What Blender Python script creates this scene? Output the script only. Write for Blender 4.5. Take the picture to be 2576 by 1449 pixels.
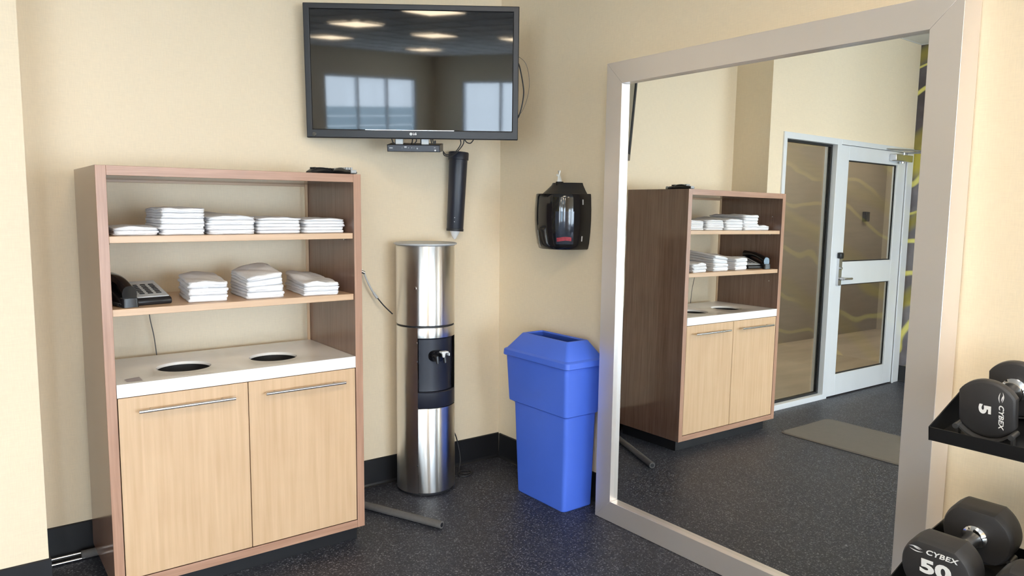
import bpy, bmesh, math, random
from mathutils import Vector, Matrix
R = math.radians
for o in list(bpy.data.objects): bpy.data.objects.remove(o)
scn = bpy.context.scene
COL = scn.collection

# ------------------------------------------------------------------ camera
F_PX, CAM = 1883.49, Vector((-2.7107, -3.6942, 1.5621))
YAW, PITCH, ROLL = -0.6502, -0.1083, 0.0100
def cam_matrix():
    fw = Vector((-math.sin(YAW), math.cos(YAW), 0)); rt = Vector((math.cos(YAW), math.sin(YAW), 0)); up = Vector((0, 0, 1))
    f2 = fw*math.cos(PITCH) + up*math.sin(PITCH); u2 = up*math.cos(PITCH) - fw*math.sin(PITCH)
    r3 = rt*math.cos(ROLL) + u2*math.sin(ROLL); u3 = u2*math.cos(ROLL) - rt*math.sin(ROLL)
    m = Matrix((r3, u3, -f2)).transposed().to_4x4(); m.translation = CAM
    return m
cd = bpy.data.cameras.new('camera'); cam = bpy.data.objects.new('camera', cd); COL.objects.link(cam)
cam.matrix_world = cam_matrix()
cd.sensor_width = 36.0; cd.lens = F_PX/2576*36.0; cd.clip_start = 0.05; cd.clip_end = 200
scn.camera = cam

# ------------------------------------------------------------------ world, light, exposure
SKY_STRENGTH = 18.0
LAMP_STRENGTH = 32.0
scn.view_settings.view_transform = 'Standard'
scn.view_settings.look = 'None'
scn.view_settings.gamma = 1.0
scn.view_settings.use_curve_mapping = False
scn.view_settings.exposure = 0.31
wd = bpy.data.worlds.new('overcast_sky'); scn.world = wd; wd.use_nodes = True
wn = wd.node_tree.nodes; wl = wd.node_tree.links
wbg = wn['Background']; wbg.inputs['Color'].default_value = (0.765, 0.885, 1.0, 1); wbg.inputs['Strength'].default_value = SKY_STRENGTH

# room numbers (metres); corner of back and right wall is the origin
CEIL = 3.127; BB = 0.1525
SX, SD = -2.4472, 0.3196          # recess edge, recess depth
MURX = -4.6985
FARX, REARY, GYMY = -9.8, -11.7, -3.2

def portal(name, loc, rot, sx, sy):
    l = bpy.data.lights.new(name, 'AREA'); l.shape = 'RECTANGLE'; l.size = sx; l.size_y = sy
    o = bpy.data.objects.new(name, l); o.location = loc; o.rotation_euler = rot; COL.objects.link(o)
    l.cycles.is_portal = True
    return o
NRX, NRY = -4.0, -6.6                             # nearer rear wall behind the camera, added to bring daylight windows closer
RW = [(-4.95, -6.35)]                            # window in the right wall (y range)
RWZ = (0.85, 2.62)
LW = (-11.05, -8.25); LW2 = (-7.55, -6.6); LWZ = (0.10, 2.62)         # glazed front in the far left wall; second one added to light the right wall
BW = [(-9.0, -6.9), (-6.4, -4.3)]                # windows in the far rear wall (x ranges)
NW = [(-2.45, -1.40), (-1.20, -0.15)]            # unseen windows added in the nearer rear wall for frontal daylight (x ranges)
NWZ = (0.10, 1.95)
BWZ = (0.10, 2.58)
for a, b in RW: portal('window_daylight', (0.06, (a+b)/2, sum(RWZ)/2), (0, R(90), 0), RWZ[1]-RWZ[0], a-b)
portal('window_daylight', (FARX-0.06, sum(LW)/2, sum(LWZ)/2), (0, R(-90), 0), LWZ[1]-LWZ[0], LW[1]-LW[0])
portal('window_daylight', (FARX-0.06, sum(LW2)/2, sum(LWZ)/2), (0, R(-90), 0), LWZ[1]-LWZ[0], LW2[1]-LW2[0])
for a, b in NW: portal('window_daylight', ((a+b)/2, NRY-0.06, sum(NWZ)/2), (R(90), 0, 0), b-a, NWZ[1]-NWZ[0])
for a, b in BW: portal('window_daylight', ((a+b)/2, REARY-0.06, sum(BWZ)/2), (R(90), 0, 0), b-a, BWZ[1]-BWZ[0])

# ------------------------------------------------------------------ materials
MATS = {}
def mat(name, col, rough=0.5, metal=0.0, spec=0.5, var=0.06, vscale=30.0, bump=0.0, bscale=200.0, stretch=(1, 1, 1), coat=0.0, emis=None, estr=0.0, ior=None, rvar=0.0):
    m = bpy.data.materials.new(name); m.use_nodes = True
    nt = m.node_tree; n = nt.nodes; l = nt.links; b = n['Principled BSDF']
    tc = n.new('ShaderNodeTexCoord'); mp = n.new('ShaderNodeMapping'); mp.inputs['Scale'].default_value = stretch
    l.new(tc.outputs['Object'], mp.inputs['Vector'])
    nz = n.new('ShaderNodeTexNoise'); nz.inputs['Scale'].default_value = vscale; nz.inputs['Detail'].default_value = 4
    l.new(mp.outputs['Vector'], nz.inputs['Vector'])
    mx = n.new('ShaderNodeMix'); mx.data_type = 'RGBA'
    mx.inputs[6].default_value = tuple(c*(1-var) for c in col) + (1,)
    mx.inputs[7].default_value = tuple(min(1, c*(1+var)) for c in col) + (1,)
    l.new(nz.outputs['Fac'], mx.inputs[0]); l.new(mx.outputs[2], b.inputs['Base Color'])
    b.inputs['Roughness'].default_value = rough; b.inputs['Metallic'].default_value = metal
    b.inputs['Specular IOR Level'].default_value = spec
    if ior: b.inputs['IOR'].default_value = ior
    if coat: b.inputs['Coat Weight'].default_value = coat; b.inputs['Coat Roughness'].default_value = 0.08
    if rvar:
        mr = n.new('ShaderNodeMapRange'); mr.inputs[3].default_value = max(0.02, rough-rvar); mr.inputs[4].default_value = rough+rvar
        l.new(nz.outputs['Fac'], mr.inputs[0]); l.new(mr.outputs[0], b.inputs['Roughness'])
    if bump:
        n2 = n.new('ShaderNodeTexNoise'); n2.inputs['Scale'].default_value = bscale; n2.inputs['Detail'].default_value = 3
        l.new(mp.outputs['Vector'], n2.inputs['Vector'])
        bp = n.new('ShaderNodeBump'); bp.inputs['Strength'].default_value = bump; bp.inputs['Distance'].default_value = 0.002
        l.new(n2.outputs['Fac'], bp.inputs['Height']); l.new(bp.outputs['Normal'], b.inputs['Normal'])
    if emis:
        b.inputs['Emission Color'].default_value = emis + (1,); b.inputs['Emission Strength'].default_value = estr
    MATS[name] = m
    return m

def ramp(n, stops):
    r = n.new('ShaderNodeValToRGB'); e = r.color_ramp.elements
    e[0].position, e[0].color = stops[0][0], stops[0][1] + (1,)
    e[1].position, e[1].color = stops[-1][0], stops[-1][1] + (1,)
    for p, c in stops[1:-1]:
        x = e.new(p); x.color = c + (1,)
    return r

def wall_mat(name, col):
    """woven vinyl wall covering: fine cross-hatched threads"""
    m = bpy.data.materials.new(name); m.use_nodes = True
    nt = m.node_tree; n = nt.nodes; l = nt.links; b = n['Principled BSDF']
    tc = n.new('ShaderNodeTexCoord')
    fs = []
    for s in ((260, 260, 24), (24, 24, 300)):
        mp = n.new('ShaderNodeMapping'); mp.inputs['Scale'].default_value = s
        l.new(tc.outputs['Object'], mp.inputs['Vector'])
        z = n.new('ShaderNodeTexNoise'); z.inputs['Scale'].default_value = 1.0; z.inputs['Detail'].default_value = 2
        l.new(mp.outputs['Vector'], z.inputs['Vector']); fs.append(z)
    ad = n.new('ShaderNodeMath'); ad.operation = 'ADD'; l.new(fs[0].outputs['Fac'], ad.inputs[0]); l.new(fs[1].outputs['Fac'], ad.inputs[1])
    mr = n.new('ShaderNodeMapRange'); mr.inputs[1].default_value = 0.6; mr.inputs[2].default_value = 1.4; l.new(ad.outputs[0], mr.inputs[0])
    mx = n.new('ShaderNodeMix'); mx.data_type = 'RGBA'; mx.inputs[6].default_value = tuple(c*0.955 for c in col)+(1,); mx.inputs[7].default_value = tuple(min(1, c*1.045) for c in col)+(1,)
    l.new(mr.outputs[0], mx.inputs[0]); l.new(mx.outputs[2], b.inputs['Base Color'])
    b.inputs['Roughness'].default_value = 0.55; b.inputs['Specular IOR Level'].default_value = 0.35
    bp = n.new('ShaderNodeBump'); bp.inputs['Strength'].default_value = 0.25; bp.inputs['Distance'].default_value = 0.001
    l.new(mr.outputs[0], bp.inputs['Height']); l.new(bp.outputs['Normal'], b.inputs['Normal'])
    MATS[name] = m
    return m

def wood_mat(name, dark, light, rough, grain=(60, 60, 2.2), spec=0.5, bump=0.05):
    m = bpy.data.materials.new(name); m.use_nodes = True
    nt = m.node_tree; n = nt.nodes; l = nt.links; b = n['Principled BSDF']
    tc = n.new('ShaderNodeTexCoord'); mp = n.new('ShaderNodeMapping'); mp.inputs['Scale'].default_value = grain
    l.new(tc.outputs['Object'], mp.inputs['Vector'])
    z = n.new('ShaderNodeTexNoise'); z.inputs['Scale'].default_value = 1.6; z.inputs['Detail'].default_value = 6; z.inputs['Distortion'].default_value = 0.4
    l.new(mp.outputs['Vector'], z.inputs['Vector'])
    z2 = n.new('ShaderNodeTexNoise'); z2.inputs['Scale'].default_value = 5.0; z2.inputs['Detail'].default_value = 2
    l.new(tc.outputs['Object'], z2.inputs['Vector'])
    ad = n.new('ShaderNodeMath'); ad.operation = 'MULTIPLY_ADD'; ad.inputs[1].default_value = 0.75
    m2 = n.new('ShaderNodeMath'); m2.operation = 'MULTIPLY'; m2.inputs[1].default_value = 0.25
    l.new(z2.outputs['Fac'], m2.inputs[0]); l.new(z.outputs['Fac'], ad.inputs[0]); l.new(m2.outputs[0], ad.inputs[2])
    r = ramp(n, [(0.32, dark), (0.68, light)]); l.new(ad.outputs[0], r.inputs['Fac']); l.new(r.outputs['Color'], b.inputs['Base Color'])
    b.inputs['Roughness'].default_value = rough; b.inputs['Specular IOR Level'].default_value = spec
    bp = n.new('ShaderNodeBump'); bp.inputs['Strength'].default_value = bump; bp.inputs['Distance'].default_value = 0.0006
    l.new(z.outputs['Fac'], bp.inputs['Height']); l.new(bp.outputs['Normal'], b.inputs['Normal'])
    MATS[name] = m
    return m

def floor_mat():
    m = bpy.data.materials.new('speckled_rubber'); m.use_nodes = True
    nt = m.node_tree; n = nt.nodes; l = nt.links; b = n['Principled BSDF']
    tc = n.new('ShaderNodeTexCoord')
    v = n.new('ShaderNodeTexVoronoi'); v.inputs['Scale'].default_value = 190; l.new(tc.outputs['Object'], v.inputs['Vector'])
    sp = n.new('ShaderNodeSeparateColor'); l.new(v.outputs['Color'], sp.inputs[0])
    r = ramp(n, [(0.0, (0.018, 0.020, 0.029)), (0.55, (0.032, 0.035, 0.049)), (0.80, (0.056, 0.060, 0.078)), (0.93, (0.115, 0.12, 0.145)), (1.0, (0.23, 0.235, 0.265))])
    l.new(sp.outputs[0], r.inputs['Fac'])
    z = n.new('ShaderNodeTexNoise'); z.inputs['Scale'].default_value = 2.2; z.inputs['Detail'].default_value = 5; l.new(tc.outputs['Object'], z.inputs['Vector'])
    mx = n.new('ShaderNodeMix'); mx.data_type = 'RGBA'; mx.blend_type = 'MULTIPLY'; mx.inputs[0].default_value = 0.5
    r2 = ramp(n, [(0.3, (0.75, 0.75, 0.78)), (0.7, (1.0, 1.0, 1.0))]); l.new(z.outputs['Fac'], r2.inputs['Fac'])
    l.new(r.outputs['Color'], mx.inputs[6]); l.new(r2.outputs['Color'], mx.inputs[7]); l.new(mx.outputs[2], b.inputs['Base Color'])
    mr = n.new('ShaderNodeMapRange'); mr.inputs[3].default_value = 0.40; mr.inputs[4].default_value = 0.58; l.new(z.outputs['Fac'], mr.inputs[0]); l.new(mr.outputs[0], b.inputs['Roughness']); b.inputs['Specular IOR Level'].default_value = 0.35
    z3 = n.new('ShaderNodeTexNoise'); z3.inputs['Scale'].default_value = 260; l.new(tc.outputs['Object'], z3.inputs['Vector'])
    bp = n.new('ShaderNodeBump'); bp.inputs['Strength'].default_value = 0.35; bp.inputs['Distance'].default_value = 0.001
    l.new(z3.outputs['Fac'], bp.inputs['Height']); l.new(bp.outputs['Normal'], b.inputs['Normal'])
    MATS['floor'] = m
    return m

def mural_mat():
    """wall print: slate haze with lime-yellow curling strands"""
    m = bpy.data.materials.new('mural_print'); m.use_nodes = True
    nt = m.node_tree; n = nt.nodes; l = nt.links; b = n['Principled BSDF']
    tc = n.new('ShaderNodeTexCoord')
    base = n.new('ShaderNodeTexNoise'); base.inputs['Scale'].default_value = 1.3; base.inputs['Detail'].default_value = 6; l.new(tc.outputs['Object'], base.inputs['Vector'])
    rb = ramp(n, [(0.30, (0.012, 0.011, 0.016)), (0.45, (0.09, 0.075, 0.085)), (0.55, (0.22, 0.20, 0.21)), (0.75, (0.10, 0.08, 0.075))]); l.new(base.outputs['Fac'], rb.inputs['Fac'])
    out = rb.outputs['Color']
    for k, (sc, dist, w0, w1, c) in enumerate(((0.9, 5.0, 0.90, 0.99, (0.55, 0.46, 0.07)), (1.7, 7.0, 0.94, 0.99, (0.80, 0.74, 0.22)), (0.7, 4.0, 0.80, 1.0, (0.30, 0.25, 0.06)))):
        mp = n.new('ShaderNodeMapping'); mp.inputs['Rotation'].default_value = (0.5+0.7*k, 0.3, 0.4*k); mp.inputs['Location'].default_value = (k*3.1, k*1.7, k*0.9)
        l.new(tc.outputs['Object'], mp.inputs['Vector'])
        w = n.new('ShaderNodeTexWave'); w.inputs['Scale'].default_value = sc; w.inputs['Distortion'].default_value = dist; w.inputs['Detail'].default_value = 1.5; w.inputs['Detail Scale'].default_value = 0.9
        l.new(mp.outputs['Vector'], w.inputs['Vector'])
        mr = n.new('ShaderNodeMapRange'); mr.inputs[1].default_value = w0; mr.inputs[2].default_value = w1; l.new(w.outputs['Fac'], mr.inputs[0])
        mx = n.new('ShaderNodeMix'); mx.data_type = 'RGBA'; l.new(mr.outputs[0], mx.inputs[0]); l.new(out, mx.inputs[6]); mx.inputs[7].default_value = c+(1,)
        out = mx.outputs[2]
    l.new(out, b.inputs['Base Color']); b.inputs['Roughness'].default_value = 0.45
    MATS['mural'] = m
    return m

def glass_mat(name, tint=(1, 1, 1), refl_ior=1.7):
    """thin pane: clear straight through, mirror-like at grazing angles"""
    m = bpy.data.materials.new(name); m.use_nodes = True
    nt = m.node_tree; n = nt.nodes; l = nt.links
    for x in list(n):
        if x.type == 'BSDF_PRINCIPLED': n.remove(x)
    out = [x for x in n if x.type == 'OUTPUT_MATERIAL'][0]
    tr = n.new('ShaderNodeBsdfTransparent'); tr.inputs[0].default_value = tint+(1,)
    gl = n.new('ShaderNodeBsdfGlossy'); gl.inputs['Roughness'].default_value = 0.01
    nz = n.new('ShaderNodeTexNoise'); nz.inputs['Scale'].default_value = 1.0
    bp = n.new('ShaderNodeBump'); bp.inputs['Strength'].default_value = 0.01; l.new(nz.outputs['Fac'], bp.inputs['Height']); l.new(bp.outputs['Normal'], gl.inputs['Normal'])
    fr = n.new('ShaderNodeFresnel'); ge = n.new('ShaderNodeNewGeometry'); mi = n.new('ShaderNodeMix'); mi.data_type = 'FLOAT'
    mi.inputs[2].default_value = refl_ior; mi.inputs[3].default_value = 1/refl_ior   # both faces of the pane reflect alike
    l.new(ge.outputs['Backfacing'], mi.inputs[0]); l.new(mi.outputs[0], fr.inputs['IOR'])
    mx = n.new('ShaderNodeMixShader'); l.new(fr.outputs[0], mx.inputs[0]); l.new(tr.outputs[0], mx.inputs[1]); l.new(gl.outputs[0], mx.inputs[2])
    l.new(mx.outputs[0], out.inputs['Surface'])
    MATS[name] = m
    return m

def film_mat(name, col):
    m = bpy.data.materials.new(name); m.use_nodes = True
    nt = m.node_tree; n = nt.nodes; l = nt.links
    for x in list(n):
        if x.type == 'BSDF_PRINCIPLED': n.remove(x)
    out = [x for x in n if x.type == 'OUTPUT_MATERIAL'][0]
    a = n.new('ShaderNodeBsdfTranslucent'); d = n.new('ShaderNodeBsdfDiffuse'); mx = n.new('ShaderNodeMixShader'); mx.inputs[0].default_value = 0.35
    nz = n.new('ShaderNodeTexNoise'); nz.inputs['Scale'].default_value = 6.0
    r = ramp(n, [(0.3, tuple(c*0.92 for c in col)), (0.7, col)]); l.new(nz.outputs['Fac'], r.inputs['Fac'])
    l.new(r.outputs['Color'], a.inputs[0]); l.new(r.outputs['Color'], d.inputs[0])
    l.new(a.outputs[0], mx.inputs[1]); l.new(d.outputs[0], mx.inputs[2]); l.new(mx.outputs[0], out.inputs['Surface'])
    MATS[name] = m
    return m

def lamp_mat(key='lamp', strength=LAMP_STRENGTH):
    m = bpy.data.materials.new('lit_diffuser'); m.use_nodes = True
    nt = m.node_tree; n = nt.nodes; l = nt.links
    for x in list(n):
        if x.type == 'BSDF_PRINCIPLED': n.remove(x)
    out = [x for x in n if x.type == 'OUTPUT_MATERIAL'][0]
    e = n.new('ShaderNodeEmission'); e.inputs['Strength'].default_value = strength
    nz = n.new('ShaderNodeTexNoise'); nz.inputs['Scale'].default_value = 20.0
    r = ramp(n, [(0.2, (1.0, 0.81, 0.57)), (0.8, (1.0, 0.83, 0.60))]); l.new(nz.outputs['Fac'], r.inputs['Fac']); l.new(r.outputs['Color'], e.inputs['Color'])
    l.new(e.outputs[0], out.inputs['Surface'])
    MATS[key] = m
    return m

def brushed():
    m = mat('brushed_steel', (0.78, 0.765, 0.75), 0.30, metal=1.0, var=0.03, vscale=6, stretch=(1, 1, 0.05))
    n = m.node_tree.nodes; b = n['Principled BSDF']; b.inputs['Anisotropic'].default_value = 0.97
    tg = n.new('ShaderNodeTangent'); tg.direction_type = 'RADIAL'; tg.axis = 'Z'; m.node_tree.links.new(tg.outputs[0], b.inputs['Tangent'])
    b.inputs['Anisotropic Rotation'].default_value = 0.25
WALL = wall_mat('wall_covering', (0.835, 0.707, 0.52))
floor_mat(); mural_mat(); glass_mat('pane', (0.93, 0.95, 0.94), 1.5); glass_mat('window_pane', (0.96, 0.98, 1.0), 1.45); lamp_mat(); lamp_mat('hall_lamp', 6.0)
film_mat('frosted', (0.62, 0.74, 0.80)); film_mat('blind', (0.80, 0.82, 0.84))
wood_mat('walnut', (0.155, 0.083, 0.057), (0.235, 0.138, 0.098), 0.17, spec=0.8, bump=0.02)
wood_mat('walnut_edge', (0.35, 0.19, 0.125), (0.49, 0.29, 0.20), 0.34)
wood_mat('walnut_edge_h', (0.35, 0.19, 0.125), (0.49, 0.29, 0.20), 0.34, grain=(2.2, 60, 60))
wood_mat('maple', (0.56, 0.37, 0.215), (0.67, 0.465, 0.29), 0.42, grain=(38, 38, 1.4))
wood_mat('maple_h', (0.58, 0.38, 0.235), (0.68, 0.47, 0.31), 0.36, grain=(1.4, 38, 38))
mat('solid_white', (0.92, 0.91, 0.905), 0.13, var=0.02, vscale=12, spec=0.5)
mat('black_base', (0.010, 0.010, 0.012), 0.42, var=0.2, vscale=8, bump=0.1, bscale=90)
mat('ceiling_tile', (0.82, 0.82, 0.80), 0.9, var=0.05, vscale=90, bump=0.5, bscale=160)
mat('ceiling_bar', (0.78, 0.78, 0.77), 0.5, var=0.02)
mat('aluminium', (0.80, 0.825, 0.86), 0.38, metal=0.2, var=0.03, vscale=10, stretch=(1, 1, 0.1))
mat('gasket', (0.008, 0.008, 0.009), 0.5, var=0.2)
mat('chrome', (0.82, 0.82, 0.83), 0.10, metal=1.0, var=0.03)
mat('satin_steel', (0.66, 0.66, 0.67), 0.27, metal=1.0, var=0.05, vscale=40)
brushed()
mat('mirror_glass', (0.90, 0.92, 0.90), 0.0, metal=1.0, var=0.0)
mat('mirror_frame', (0.84, 0.785, 0.76), 0.36, metal=0.72, var=0.02, vscale=3, bump=0.02, bscale=400)
mat('bezel', (0.022, 0.021, 0.024), 0.36, spec=0.35, var=0.1, vscale=40)
mat('screen', (0.004, 0.004, 0.005), 0.03, spec=0.5, var=0.0, ior=1.44)
mat('black_plastic', (0.012, 0.012, 0.014), 0.32, var=0.15)
mat('matte_black', (0.016, 0.016, 0.019), 0.5, var=0.15, bump=0.1, bscale=300)
mat('navy_plastic', (0.016, 0.018, 0.030), 0.38, var=0.1, bump=0.05, bscale=300)
mat('smoke_plastic', (0.008, 0.008, 0.010), 0.07, spec=0.6, var=0.1)
mat('white_print', (0.80, 0.80, 0.80), 0.5, var=0.02)
mat('white_plastic', (0.75, 0.75, 0.74), 0.35, var=0.03)
mat('grey_plate', (0.42, 0.43, 0.44), 0.4, var=0.04)
mat('grey_sticker', (0.42, 0.39, 0.42), 0.5, var=0.12, vscale=90)
mat('faint_ink', (0.50, 0.40, 0.38), 0.5, var=0.3, vscale=60)
mat('grey_hose', (0.50, 0.51, 0.52), 0.4, var=0.06)
mat('terry', (0.86, 0.86, 0.885), 0.95, spec=0.1, var=0.025, vscale=60, bump=0.9, bscale=420)
mat('blue_plastic', (0.072, 0.170, 0.78), 0.42, var=0.05, vscale=6, bump=0.12, bscale=350)
mat('foam_grey', (0.115, 0.108, 0.105), 0.85, var=0.15, vscale=60, bump=0.4, bscale=250)
mat('mat_grey', (0.135, 0.125, 0.112), 0.7, var=0.08, vscale=20, bump=0.3, bscale=200)
mat('urethane', (0.032, 0.031, 0.033), 0.46, var=0.1, bump=0.12, bscale=500)
mat('saddle_grey', (0.050, 0.050, 0.052), 0.33, var=0.1)
mat('rack_black', (0.010, 0.010, 0.011), 0.30, var=0.1, bump=0.05, bscale=300)
mat('tissue', (0.82, 0.82, 0.80), 0.9, var=0.04, bump=0.3, bscale=120)
mat('paper_cup', (0.84, 0.84, 0.83), 0.6, var=0.02)
mat('red_print', (0.30, 0.02, 0.035), 0.4, var=0.8, vscale=70)
mat('wipes_bag', (0.022, 0.027, 0.042), 0.09, var=0.6, vscale=40)
mat('hall_stone', (0.30, 0.255, 0.21), 0.5, var=0.12, vscale=2.5, stretch=(1, 1, 9), bump=0.1, bscale=30)
mat('hall_paint', (0.46, 0.41, 0.35), 0.6, var=0.05, vscale=4)
mat('hall_marble', (0.50, 0.42, 0.34), 0.22, var=0.30, vscale=1.6, stretch=(0.6, 3, 1))
mat('grey_shell', (0.55, 0.53, 0.50), 0.7, var=0.03)

# ------------------------------------------------------------------ mesh helpers
class MB:
    def __init__(s): s.v = []; s.f = []; s.m = []
    def add(s, vs, fs, mi=0):
        k = len(s.v); s.v += [tuple(v) for v in vs]; s.f += [tuple(i+k for i in f) for f in fs]; s.m += [mi]*len(fs)
        return s
    def box(s, x0, x1, y0, y1, z0, z1, mi=0, front=None):
        """front: material index for the -y face"""
        x0, x1 = min(x0, x1), max(x0, x1); y0, y1 = min(y0, y1), max(y0, y1); z0, z1 = min(z0, z1), max(z0, z1)
        vs = [(x0, y0, z0), (x1, y0, z0), (x1, y1, z0), (x0, y1, z0), (x0, y0, z1), (x1, y0, z1), (x1, y1, z1), (x0, y1, z1)]
        fs = [(0, 3, 2, 1), (4, 5, 6, 7), (0, 1, 5, 4), (1, 2, 6, 5), (2, 3, 7, 6), (3, 0, 4, 7)]
        s.add(vs, fs, mi)
        if front is not None: s.m[-4] = front
        return s
    def prism(s, poly, axis, a, b, mi=0):
        """extrude a 2-D polygon along axis x/y/z between a and b"""
        def P(p, t):
            return {'x': (t, p[0], p[1]), 'y': (p[0], t, p[1]), 'z': (p[0], p[1], t)}[axis]
        n = len(poly); vs = [P(p, a) for p in poly] + [P(p, b) for p in poly]
        fs = [tuple(range(n-1, -1, -1)), tuple(range(n, 2*n))] + [(i, (i+1) % n, n+(i+1) % n, n+i) for i in range(n)]
        return s.add(vs, fs, mi)
    def loft(s, rings, cap0=True, cap1=True, mi=0):
        n = len(rings[0]); vs = [p for r in rings for p in r]; fs = []
        for j in range(len(rings)-1):
            for i in range(n):
                fs.append((j*n+i, j*n+(i+1) % n, (j+1)*n+(i+1) % n, (j+1)*n+i))
        if cap0: fs.append(tuple(range(n-1, -1, -1)))
        if cap1: fs.append(tuple((len(rings)-1)*n+i for i in range(n)))
        return s.add(vs, fs, mi)
    def lathe(s, prof, n=32, c=(0, 0), a0=0.0, a1=2*math.pi, mi=0, cap=True):
        """profile [(r, z)] about a vertical axis"""
        full = abs(a1-a0-2*math.pi) < 1e-6
        k = n if full else n+1
        vs = []; fs = []
        for (r, z) in prof:
            for i in range(k):
                t = a0+(a1-a0)*i/n; vs.append((c[0]+r*math.cos(t), c[1]+r*math.sin(t), z))
        for j in range(len(prof)-1):
            for i in range(n):
                i2 = (i+1) % k
                fs.append((j*k+i, j*k+i2, (j+1)*k+i2, (j+1)*k+i))
        if full and cap:
            fs.append(tuple(range(k-1, -1, -1))); fs.append(tuple((len(prof)-1)*k+i for i in range(k)))
        return s.add(vs, fs, mi)
    def tube(s, pts, r, n=10, mi=0, cap=True, closed=False):
        pts = [Vector(p) for p in pts]; rr = r if isinstance(r, (list, tuple)) else [r]*len(pts)
        rings = []; prev = None
        for i, p in enumerate(pts):
            t = (pts[min(i+1, len(pts)-1)]-pts[max(i-1, 0)])
            if t.length < 1e-9: t = Vector((0, 0, 1))
            t.normalize()
            if prev is None:
                a = Vector((0, 0, 1)) if abs(t.z) < 0.9 else Vector((1, 0, 0)); u = t.cross(a).normalized()
            else:
                u = (prev-t*prev.dot(t)).normalized()
            prev = u; w = t.cross(u)
            rings.append([tuple(p+u*rr[i]*math.cos(2*math.pi*k/n)+w*rr[i]*math.sin(2*math.pi*k/n)) for k in range(n)])
        return s.loft(rings, cap, cap, mi)
    def build(s, name, mats, parent=None, smooth=False, bevel=0.0, seg=2, angle=35, loc=None, subsurf=0, fix=True):
        me = bpy.data.meshes.new(name); me.from_pydata(s.v, [], s.f)
        if isinstance(mats, str): mats = [mats]
        for m in mats: me.materials.append(MATS[m])
        for p, mi in zip(me.polygons, s.m): p.material_index = mi
        if fix:
            bm = bmesh.new(); bm.from_mesh(me); bmesh.ops.recalc_face_normals(bm, faces=bm.faces); bm.to_mesh(me); bm.free()
        o = bpy.data.objects.new(name, me); COL.objects.link(o)
        if parent is not None: o.parent = parent
        if loc is not None: o.location = loc
        if smooth: smooth_by_angle(me, angle)
        if bevel:
            md = o.modifiers.new('bevel', 'BEVEL'); md.width = bevel; md.segments = seg; md.limit_method = 'ANGLE'; md.angle_limit = R(30)
            if not smooth: smooth_by_angle(me, angle)
        if subsurf:
            md = o.modifiers.new('subsurf', 'SUBSURF'); md.levels = subsurf; md.render_levels = subsurf
        return o
def smooth_by_angle(me, angle):
    for p in me.polygons: p.use_smooth = True
    bm = bmesh.new(); bm.from_mesh(me); a = R(angle)
    for e in bm.edges:
        if len(e.link_faces) == 2 and e.calc_face_angle(0) > a: e.smooth = False
    bm.to_mesh(me); bm.free()
def tag(o, label, cat=None, group=None, kind=None):
    o['label'] = label
    if cat: o['category'] = cat
    if group: o['group'] = group
    if kind: o['kind'] = kind
    return o
def thing(name, label, cat, loc=(0, 0, 0), rot=(0, 0, 0), group=None):
    o = bpy.data.objects.new(name, None); COL.objects.link(o); o.location = loc; o.rotation_euler = rot; o.empty_display_size = 0.1
    return tag(o, label, cat, group)
def copy_tree(o, parent=None):
    c = o.copy(); COL.objects.link(c); c.parent = parent
    for ch in list(o.children): copy_tree(ch, c)
    return c
def struct(mb, name, mats, label, cat, **k):
    return tag(mb.build(name, mats, **k), label, cat, kind='structure')
def rrect(x0, x1, y0, y1, z, r, k=5):
    """rounded rectangle ring, counter-clockwise"""
    pts = []
    for (cx, cy, a) in ((x1-r, y1-r, 0), (x0+r, y1-r, 90), (x0+r, y0+r, 180), (x1-r, y0+r, 270)):
        for i in range(k+1):
            t = R(a+90*i/k); pts.append((cx+r*math.cos(t), cy+r*math.sin(t), z))
    return pts
def text_mesh(body, size, shear=0.0, bold=0.0, width=1.0, align='CENTER', extrude=0.0004):
    cu = bpy.data.curves.new('lettering', 'FONT'); cu.body = body; cu.size = size; cu.shear = shear; cu.offset = bold
    cu.align_x = align; cu.align_y = 'CENTER'; cu.extrude = extrude; cu.resolution_u = 4; cu.space_character = 1.05
    ob = bpy.data.objects.new('lettering', cu); COL.objects.link(ob)
    dg = bpy.context.evaluated_depsgraph_get()
    me = bpy.data.meshes.new_from_object(ob.evaluated_get(dg))
    bpy.data.objects.remove(ob); bpy.data.curves.remove(cu)
    for v in me.vertices: v.co.x *= width
    return me
def curve_pts(pts, n=8):
    """Catmull-Rom through points"""
    P = [Vector(p) for p in pts]; P = [P[0]*2-P[1]] + P + [P[-1]*2-P[-2]]; out = []
    for i in range(1, len(P)-2):
        a, b, c, d = P[i-1], P[i], P[i+1], P[i+2]
        for k in range(n):
            t = k/n
            out.append(0.5*((2*b)+(c-a)*t+(2*a-5*b+4*c-d)*t*t+(3*b-3*c+d-a)*t*t*t))
    out.append(P[-2])
    return out

# ------------------------------------------------------------------ the room
struct(MB().box(FARX-0.15, 0.15, REARY-0.15, 0.15, -0.12, 0.0), 'floor', 'floor', 'dark speckled rubber gym floor', 'floor')
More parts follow.
